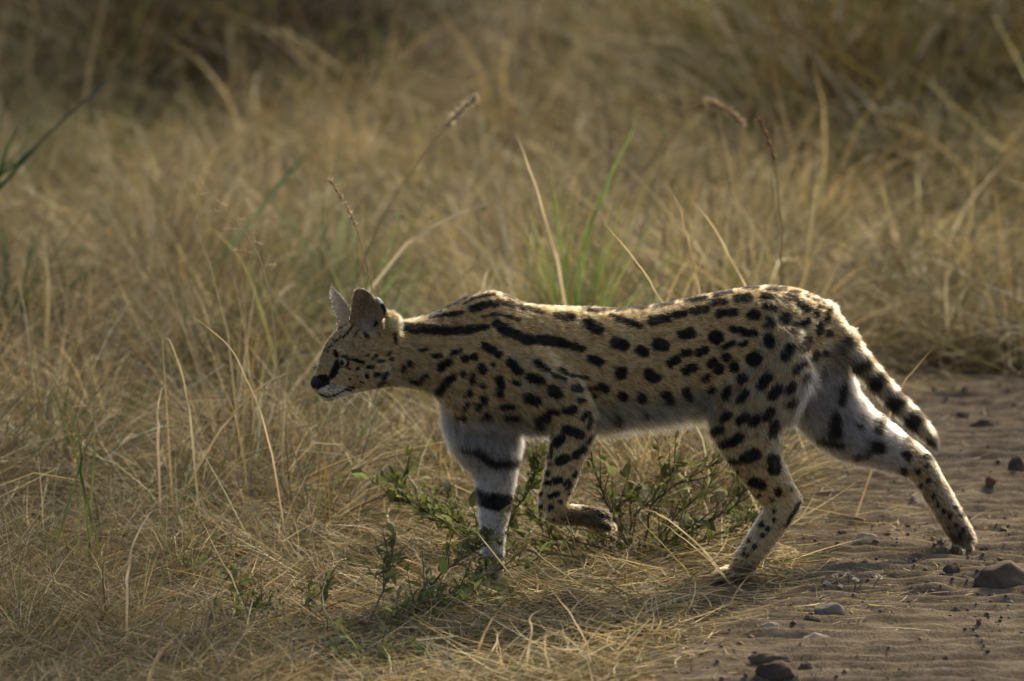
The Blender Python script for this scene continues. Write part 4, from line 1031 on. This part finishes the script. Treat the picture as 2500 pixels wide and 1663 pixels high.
shrub((900, 1640), [([(900, 1640), (860, 1610), (810, 1600)], 0, -.05, 0), ([(900, 1640), (930, 1600), (980, 1585)], 0, .05, 0), ([(900, 1640), (940, 1625), (1000, 1630)], 0, -.05, 0)],
      'clump of blurred green leaves at the bottom edge, left of centre', 60, seed=13, lsize=1.0, spread=.6)
shrub((1925, 1318), [([(1925, 1320), (1880, 1310), (1800, 1330)], 0, .02, .1), ([(1925, 1318), (1850, 1290), (1790, 1300)], .02, .06, .1)],
      'thin twiggy sprig in the grass directly behind the near hind shank', 80, seed=17, lsize=1.1)
b = on_ground(742, 1350)
P = catmull(np.array([(742, 1346), (790, 1312), (815, 1285), (850, 1252), (906, 1222), (940, 1205)], float), 5)
W = at(P[:, 0], P[:, 1], b[1] + np.linspace(0, .2, len(P)))
tw = empty('bare_twig', b, label='bare dark bent twig rising from the straw, left of the banded foreleg', category='twig')
obj('stem', tube_mesh('stem', W - b, np.linspace(.0035, .0018, len(W)), 7, M_TWIG), tw)

# ------------------------------------------------------------------ single stalks and green tufts
def ribbon(name, W, width, col, mat, twist=.3, cup=.25):
    n = len(W); T = np.gradient(W, axis=0); T /= np.linalg.norm(T, axis=1, keepdims=True) + 1e-9
    side = np.cross(T, np.array([0, -1, .1])); side /= np.linalg.norm(side, axis=1, keepdims=True) + 1e-9
    nrm_ = np.cross(side, T); s = np.linspace(0, 1, n)
    a = twist + s * twist * 2
    H = side * np.cos(a)[:, None] + nrm_ * np.sin(a)[:, None]; D = np.cross(H, T)
    w = (width * (1 - s ** 2 * .9) * np.minimum(.6 + s * 3, 1))[:, None] / 2
    V = np.stack([W - H * w + D * w * cup, W, W + H * w + D * w * cup], 1).reshape(-1, 3)
    F = []
    for i in range(n - 1):
        k = i * 3; F += [(k, k + 1, k + 4, k + 3), (k + 1, k + 2, k + 5, k + 4)]
    c = np.tile(np.array(col), (len(V), 1)) * (1 + .7 * (vnoise(np.repeat(s, 3) * 11 + W[0, 0] * 50, np.zeros(len(V)), 9) - .5))[:, None]
    brown = sstep(.75, 1.0, np.repeat(s, 3))[:, None]; c = c * (1 - brown * .6) + np.array([.30, .21, .09]) * brown * .6
    return mesh_np(name, V, np.array(F), mat, np.clip(c, 0, 1))

def path_px(poly, Y0, Y1=None, sub=6, ground=True):
    P = catmull(np.array(poly, float), sub); Y1 = Y0 if Y1 is None else Y1
    W = at(P[:, 0], P[:, 1], np.linspace(Y0, Y1, len(P)))
    g = float(terrain(W[0, 0], W[0, 1]))
    if ground and W[0, 2] > g + .02:                              # carry it down to the soil
        k = 6; d_ = W[2] - W[0]; sl = np.clip(d_[0] / max(d_[2], 1e-3), -1.1, 1.1); base = np.array([W[0, 0] - sl * .7 * (W[0, 2] - g), W[0, 1], g]); W = np.vstack([[base + (W[0] - base) * i / k for i in range(k)], W])
    s_ = np.linspace(0, 9, len(W)) + W[0, 0] * 31
    amp = np.minimum(np.linspace(0, 1, len(W)) * 4, 1)[:, None] * .002
    W = W + amp * np.stack([vnoise(s_, s_ * 0, 3) - .5, vnoise(s_, s_ * 0, 4) - .5, vnoise(s_, s_ * 0, 5) - .5], 1) * 2
    W[:, 2] = np.maximum(W[:, 2], terrain(W[:, 0], W[:, 1]) + .003)
    return W

def stalk(poly, Y, label, width=.003, col=(.45, .35, .19), seed_=None, Y1=None, name='grass_stalk', flat=True, group=None, branch=0):
    W = path_px(poly, Y, Y1); b = W[0].copy()
    root = empty(name, b, label=label, category='grass stalk', group=group)
    if flat:
        obj('stem', ribbon('stem', W - b, width, col, M_STRAW), root)
    else:
        me = tube_mesh('stem', W - b, np.linspace(width / 2, width / 4, len(W)), 6, M_STRAW)
        a = me.color_attributes.new('col', 'FLOAT_COLOR', 'POINT'); cc = np.ones((len(me.vertices), 4), np.float32); cc[:, :3] = col; a.data.foreach_set('color', cc.ravel())
        obj('stem', me, root)
    r_ = np.random.default_rng(int(abs(poly[0][0] * 7 + poly[0][1])))
    if seed_:
        frac, rad, scol = seed_
        i0 = int(len(W) * (1 - frac)); V, F, C, n0 = [], [], [], 0
        Q = W[i0:]
        for k in range(int(60 + 420 * frac)):
            t = r_.random() * (len(Q) - 1); i = int(min(t, len(Q) - 2)); p = Q[i] + (Q[i + 1] - Q[i]) * (t - i); d = Q[i + 1] - Q[i]; d /= np.linalg.norm(d) + 1e-9
            e_ = d * .9 + r_.normal(0, .5, 3); e_ /= np.linalg.norm(e_); s_ = np.cross(e_, r_.normal(size=3)); s_ /= np.linalg.norm(s_)
            l = rad * r_.uniform(1.2, 2.4); w = rad * .35
            V += [p, p + e_ * l * .5 + s_ * w, p + e_ * l, p + e_ * l * .5 - s_ * w]; F.append((n0, n0 + 1, n0 + 2, n0 + 3)); n0 += 4
            C += [np.array(scol) * r_.uniform(.7, 1.25)] * 4
        obj('seed_head', mesh_np('seed_head', np.array(V) - b, np.array(F), M_STRAW, np.clip(np.array(C), 0, 1)), root)
    for k in range(branch):
        i = int(len(W) * (.45 + .5 * k / branch)); i = min(i, len(W) - 2); p = W[i]; sg = -1 if k % 2 else 1
        e_ = np.array([sg * .8 - .3, r_.normal(0, .3), .45 - .3 * r_.random()]); L_ = .045 * (1.2 - k / branch)
        q = np.array([p + e_ * L_ * s - np.array([0, 0, .012]) * s * s for s in np.linspace(0, 1, 5)])
        me = tube_mesh('branchlet', q - b, np.linspace(.0006, .0003, 5), 4, M_STRAW)
        a = me.color_attributes.new('col', 'FLOAT_COLOR', 'POINT'); cc = np.ones((len(me.vertices), 4), np.float32); cc[:, :3] = col; a.data.foreach_set('color', cc.ravel())
        obj('branchlet', me, root)
        V, F, n0 = [], [], 0
        for s in np.linspace(.3, 1, 5):
            c_ = q[0] + (q[-1] - q[0]) * s + r_.normal(0, .002, 3); V += [c_, c_ + (.0014, 0, .003), c_ + (0, 0, .006), c_ + (-.0014, 0, .003)]; F.append((n0, n0 + 1, n0 + 2, n0 + 3)); n0 += 4
        obj('spikelet', mesh_np('spikelet', np.array(V) - b, np.array(F), M_STRAW, np.tile(np.array(col) * .9, (len(V), 1))), root, kind='stuff')
    return root

PALE = (.55, .45, .27); TAN = (.42, .31, .15); BRN = (.26, .17, .085)
stalk([(905, 690), (885, 600), (852, 510), (808, 440)], .55, 'dry seed spike leaning left just above the ears', .004, (.52, .40, .22), (.38, .005, (.56, .43, .25)), flat=False)
stalk([(672, 830), (660, 720), (630, 620), (575, 540), (520, 480), (470, 430)], .8, 'thin open grass panicle with side branchlets, left of the ears', .0038, (.60, .48, .30), flat=False, branch=9)
stalk([(1362, 640), (1330, 520), (1290, 400), (1256, 325)], 1.3, 'thick pale stalk leaning left above the shoulders', .009, PALE)
stalk([(1620, 740), (1540, 620), (1468, 532)], .45, 'pale diagonal stalk rising left from the middle of the back', .006, PALE)
stalk([(1706, 700), (1680, 590), (1660, 510), (1623, 436)], 1.0, 'slim pale stalk leaning left above the loins', .005, TAN)
stalk([(1822, 700), (1775, 610), (1725, 530), (1690, 490)], 1.1, 'pale slanted blade rising left from the hips', .006, PALE)
stalk([(1906, 700), (1907, 560), (1898, 450), (1888, 380), (1855, 295)], 1.1, 'upright stalk with a dark seed head above the rump', .0045, TAN, (.25, .006, BRN), flat=False)
stalk([(920, 560), (985, 450), (1055, 350), (1110, 285), (1158, 240)], 1.9, 'fat furry grass spike arching right above the head', .005, TAN, (.30, .009, (.56, .47, .31)), flat=False)
stalk([(1590, 470), (1640, 340), (1705, 252), (1760, 262), (1812, 300)], 2.2, 'brown drooping seed head high above the loins', .004, TAN, (.38, .009, (.42, .31, .18)), flat=False)
stalk([(543, 1045), (628, 951), (696, 914), (777, 888)], .55, 'arched straw reaching right to just before the nose', .0055, TAN)
stalk([(665, 1110), (638, 1005), (594, 910), (557, 846), (492, 788), (450, 774)], .35, 'long straw stalk bending over left, before the nose', .0042, PALE)
stalk([(472, 1085), (462, 1000), (451, 938), (424, 853), (410, 828), (394, 826)], .6, 'straw stalk with a nodding tip, left of the bent long stalk', .005, PALE)
stalk([(387, 1060), (386, 1010), (389, 972), (400, 944), (413, 940)], .6, 'short hooked straw at the left, below the nodding stalk', .006, PALE)
stalk([(311, 1438), (313, 1400), (321, 1347), (338, 1300), (359, 1262), (380, 1243), (400, 1235)], -.55, 'pale arched straw alone in the lower left', .006, PALE)
stalk([(364, 1655), (380, 1615), (397, 1588), (430, 1550), (469, 1512)], -1.2, 'pale straw slanting right at the bottom left', .006, TAN)
stalk([(564, 1405), (530, 1345), (499, 1287), (470, 1240)], -.4, 'thin straight straw leaning left in the lower left grass', .003, PALE)
stalk([(444, 1155), (480, 1118), (520, 1090), (548, 1070)], 1.1, 'yellow-green blade slanting right in the lit straw at left', .007, (.42, .36, .07))
stalk([(2190, 965), (2205, 938), (2245, 890), (2290, 836)], .55, 'stiff straw slanting right from the sand behind the tail', .005, TAN)
stalk([(992, 594), (1060, 555), (1140, 515), (1232, 486)], 1.7, 'broad pale fallen blade above the nape', .009, PALE)
stalk([(1735, 1362), (1700, 1325), (1632, 1269), (1600, 1252), (1566, 1246)], -.06, 'bundled straw arching left from the near hind paw', .0055, PALE, Y1=.02)
stalk([(1738, 1372), (1700, 1340), (1650, 1300), (1600, 1270)], -.05, 'second straw fanning left from the near hind paw', .004, PALE, Y1=.05)
stalk([(1672, 1388), (1620, 1330), (1580, 1290), (1554, 1254)], -.1, 'greenish straw leaning left below the belly', .003, (.36, .33, .14))
stalk([(1618, 1392), (1570, 1378), (1520, 1366), (1463, 1358)], -.1, 'nearly flat straw under the lifted forepaw', .004, PALE)
stalk([(1394, 1446), (1350, 1410), (1300, 1371), (1262, 1340)], -.3, 'straight straw slanting left beside the planted forepaw', .004, PALE)
stalk([(1424, 1382), (1400, 1310), (1387, 1267), (1374, 1203)], -.25, 'thin straw standing in front of the lifted wrist', .0024, TAN)
stalk([(1168, 1302), (1120, 1280), (1060, 1262), (1000, 1256)], -.22, 'thin straw arching left before the banded foreleg', .0026, PALE)
stalk([(1048, 1395), (1040, 1370), (1010, 1340), (968, 1312)], -.2, 'kinked straw left of the planted forepaw', .0045, PALE)
stalk([(1290, 1600), (1300, 1540), (1296, 1505), (1335, 1480)], -.85, 'kinked pale straw in front of the animal at the bottom centre', .006, PALE)
stalk([(1185, 1545), (1200, 1520), (1220, 1490)], -.7, 'short straw leaning right at the bottom centre', .006, TAN)
stalk([(1440, 1600), (1420, 1540), (1380, 1480), (1345, 1440)], -.85, 'straw leaning left at the bottom, right of the kinked one', .005, PALE)
stalk([(1340, 1620), (1330, 1570), (1345, 1530)], -.9, 'stubby straw between the kinked and leaning straws', .006, PALE)
stalk([(1450, 1585), (1490, 1575), (1530, 1565)], -.8, 'flat pale straw lying at the edge of the sand', .006, PALE)
stalk([(1180, 720), (1186, 680), (1200, 650)], 1.4, 'short pale stub standing just behind the shoulder blades', .012, PALE)
stalk([(560, 640), (590, 760), (600, 820)][::-1], 1.2, 'faint upright stalk far left of the nose', .004, TAN)
stalk([(2320, 760), (2350, 620), (2375, 500), (2380, 290)], 3.0, 'curved pale grass stem at the far right', .008, TAN)
stalk([(2230, 740), (2180, 560), (2140, 400)], 3.2, 'pale stem leaning left at the far right', .008, TAN)
stalk([(2350, 520), (2400, 450), (2475, 370)], 3.3, 'pale stem slanting up to the right edge', .009, PALE)

def tuft(base, Y, label, blades_px, nrand, L, seed, width=.005, col=(.10, .17, .04), lean=0.0, spread=.35):
    r_ = np.random.default_rng(seed)
    p0 = at(base[0], base[1], Y); b = np.array([p0[0], Y, float(terrain(p0[0], Y))])
    root = empty('green_grass_tuft', b, label=label, category='grass tuft')
    for poly in blades_px:
        W = path_px(poly, Y, Y + r_.uniform(-.05, .05)); c = np.array(col) * r_.uniform(.8, 1.3)
        obj('blade', ribbon('blade', W - b, width * r_.uniform(.8, 1.2), c, M_GREEN, twist=r_.uniform(0, .8)), root)
    for k in range(nrand):
        a = r_.uniform(0, 2 * np.pi); l = L * r_.uniform(.5, 1.1); ph = abs(r_.normal(0, spread)); bd = r_.uniform(0, .9)
        o_ = np.array([r_.normal(0, .02), r_.normal(0, .02), 0]); q = [o_]
        for s in range(8):
            an = ph + bd * s / 8; q.append(q[-1] + l / 8 * np.array([math.sin(an) * math.cos(a) + lean * .3, math.sin(an) * math.sin(a), math.cos(an)]))
        c = np.array(col) * r_.uniform(.7, 1.3) * np.array([r_.uniform(.9, 1.5), 1, 1])
        obj('blade', ribbon('blade', np.array(q), width * r_.uniform(.7, 1.2), c, M_GREEN, twist=r_.uniform(0, 1.4)), root)
    return root
tuft((203, 1115), .12, 'bright green blades standing in the dry grass at the left', [[(200, 1112), (205, 1040), (218, 960), (222, 850), (216, 780), (213, 715)], [(198, 1112), (185, 1040), (150, 960), (110, 890)], [(205, 1112), (225, 1060), (228, 990)], [(230, 1110), (232, 1050), (222, 960)], [(180, 1090), (150, 1010), (135, 950)]], 14, .14, 1, .0055, (.12, .14, .045))
tuft((1395, 870), 2.0, 'green grass clump rising just behind the shoulders', [[(1410, 740), (1440, 560), (1490, 430), (1540, 330), (1562, 250)], [(1400, 740), (1420, 600), (1480, 470), (1500, 390)], [(1390, 740), (1360, 640), (1345, 560)]], 70, .56, 2, .008, (.17, .24, .065), .15, .25)
tuft((0, 500), 2.6, 'dark green blades fanning in from the left edge', [[(-10, 470), (80, 370), (180, 270), (290, 180), (340, 150)], [(-10, 450), (20, 360), (58, 288)], [(0, 420), (40, 380), (90, 310)], [(-5, 400), (8, 280), (14, 150)], [(-10, 440), (50, 390), (120, 330)]], 26, .36, 3, .012, (.035, .075, .02), .5, .5)
tuft((790, 700), 3.2, 'bluish green blades far behind the head, left of the furry spike', [[(690, 440), (720, 410), (755, 360)], [(770, 640), (720, 560), (650, 480)]], 26, .42, 4, .011, (.12, .17, .08))
tuft((910, 860), 2.0, 'thin green grass clump standing behind the ears', [[(905, 760), (915, 680), (960, 580), (1000, 390)], [(930, 720), (990, 640), (1010, 600)]], 44, .50, 5, .007, (.16, .21, .075))
tuft((470, 1190), .1, 'low green grass clump in the lit straw left of centre', [], 22, .11, 6, .0045, (.10, .15, .04), 0, .6)
tuft((610, 860), 1.9, 'yellowish green blades to the left of the nose', [[(640, 760), (590, 640), (480, 520)], [(640, 700), (560, 600), (520, 560)]], 24, .30, 7, .006, (.20, .20, .07))
tuft((1085, 1010), .5, 'small fresh green sprout behind the chest', [], 14, .16, 8, .006, (.13, .22, .04))
tuft((2010, 1372), .33, 'tiny green weed on the sand between the hind paws', [], 9, .025, 9, .004, (.07, .11, .03), 0, 1.0)

# white-budded weed and a blue flower
M_BUD = leafy_material('white_bud', transl=.25, color=(.5, .46, .39))
b = on_ground(2080, 1446)
root = empty('white_budded_weed', b, label='tiny weed with white fluffy buds on the sand left of the dark angular stone', category='weed')
bud_v = ICO_V[::1]
for i, (bx, by) in enumerate([(2011, 1418), (2040, 1410), (2071, 1405), (2088, 1419), (2146, 1413), (2020, 1428), (2053, 1438)]):
    t = at(bx, by, b[1] + rng.uniform(-.05, .05)); f = np.array([b[0] + (t[0] - b[0]) * .7, t[1], float(terrain(t[0], t[1])) + .003])
    q = np.array([f + (t - f) * s + np.array([0, 0, .004]) * math.sin(s * 3.14) for s in np.linspace(0, 1, 6)])
    st = obj('stem', tube_mesh('stem', q - b, np.linspace(.0014, .0009, 6), 5, M_TWIG), root)
    V, F, n0 = [], [], 0
    for k in range(36):
        d = rng.normal(size=3); d[2] = abs(d[2]); d /= np.linalg.norm(d); s_ = np.cross(d, (0, 0, 1.01)); s_ /= np.linalg.norm(s_); l = .0105 * rng.uniform(.7, 1.1)
        V += [t, t + d * l * .6 + s_ * .0022, t + d * l, t + d * l * .6 - s_ * .0022]; F.append((n0, n0 + 1, n0 + 2, n0 + 3)); n0 += 4
    obj('bud', mesh_np('bud', np.array(V) - b, np.array(F), M_BUD), root)
for k in range(16):
    o = bpy.data.objects.new('leaf', LEAVES[3]); a = rng.uniform(0, 6.28)
    o.location = (rng.normal(.0, .045), rng.normal(0, .03), .008); o.rotation_euler = (rng.uniform(-.3, .3), rng.uniform(-.5, .1), a); link(o, root)
M_BLUE = leafy_material('blue_petal', transl=.3, color=(.10, .16, .62))
b = at(761, 1302, float(on_ground(761, 1312)[1])); root = empty('blue_flower', b, label='tiny blue flower half hidden in the straw, left of the bare twig', category='flower')
pet = leaf_mesh('petal', .009, .007, .2, .1); pet.materials.clear(); pet.materials.append(M_BLUE)
for k in range(5):
    o = bpy.data.objects.new('petal', pet); o.rotation_euler = (R(70), 0, 0); o.rotation_euler = (0, R(-25), k * 1.2566); link(o, root)
root.rotation_euler = (R(60), 0, 0)

# ------------------------------------------------------------------ unseen thorn trees, added to shade the edges and corners of the view
def add_shade_tree(base, crowns, label, seed):
    r_ = np.random.default_rng(seed); b = np.array([base[0], base[1], float(terrain(*base))])
    root = empty('added_shade_tree', b, label=label, category='tree', group='added shade trees out of view')
    fork = np.array([r_.normal(0, .15), r_.normal(0, .15), 2.1])
    q = np.array([fork * s + np.array([.08 * math.sin(4 * s), .06 * math.sin(3 * s), 0]) for s in np.linspace(0, 1, 12)])
    obj('trunk', tube_mesh('trunk', q, np.linspace(.17, .10, 12) * (1 + .08 * np.sin(np.arange(12) * 2.1)), 12, M_TWIG), root)
    V, F, C, n0 = [], [], [], 0
    for cx, cy, cz, cr, n in crowns:
        c = np.array([cx, cy, cz]) - b
        q = np.array([fork * (1 - s) + c * s + np.array([0, 0, .5]) * math.sin(3.14 * s) * .6 for s in np.linspace(0, 1, 12)])
        obj('limb', tube_mesh('limb', q, np.linspace(.075, .02, 12), 8, M_TWIG), root)
        cl = [c + np.array([r_.normal(0, .45) * cr, r_.normal(0, .45) * cr, r_.normal(0, .12) * cr]) for _ in range(16)]
        for p in cl:
            t = np.array([c * (1 - s) + p * s for s in np.linspace(0, 1, 5)]); obj('branch', tube_mesh('branch', t, np.linspace(.018, .006, 5), 5, M_TWIG), root)
        for k in range(n):
            p = cl[r_.integers(0, 16)] + r_.normal(0, .22, 3) * np.array([1, 1, .4]) * cr
            e_ = r_.normal(size=3); e_ /= np.linalg.norm(e_); s_ = np.cross(e_, r_.normal(size=3)); s_ /= np.linalg.norm(s_); l = .06 * r_.uniform(.6, 1.3)
            V += [p, p + e_ * l * .5 + s_ * l * .3, p + e_ * l, p + e_ * l * .5 - s_ * l * .3]; F.append((n0, n0 + 1, n0 + 2, n0 + 3)); n0 += 4
            C += [np.array([(.05, .075, .02), (.07, .09, .03), (.09, .10, .035)][r_.integers(0, 3)]) * r_.uniform(.7, 1.2)] * 4
    obj('crown', mesh_np('crown', np.array(V), np.array(F), M_BUSH, np.array(C)), root, kind='stuff')
def overhead(x, y, h):
    """where a crown of height h stands so that its shade falls on (x, y)"""
    k = h / math.tan(SUN_EL); return x + k * math.sin(SUN_AZ), y + k * math.cos(SUN_AZ), h
add_shade_tree((3.3, 4.6), [(*overhead(-1.25, -1.2, 4.0), .95, 8000), (*overhead(1.35, -1.55, 3.8), .65, 4500), (*overhead(-1.65, .3, 4.3), .85, 7500), (*overhead(-1.8, 2.5, 4.3), .85, 7000)], 'unseen flat-topped thorn tree added to shade the left side and lower corners', 71)
add_shade_tree((4.2, 10.5), [(*overhead(-2.0, 5.4, 4.2), 1.0, 8000), (*overhead(2.2, 5.6, 4.2), 1.0, 8000), (*overhead(-.9, 8.8, 4.4), 1.2, 9500), (*overhead(1.2, 9.0, 4.4), 1.2, 9500)], 'second unseen thorn tree farther back, added to shade the top of the view', 72)
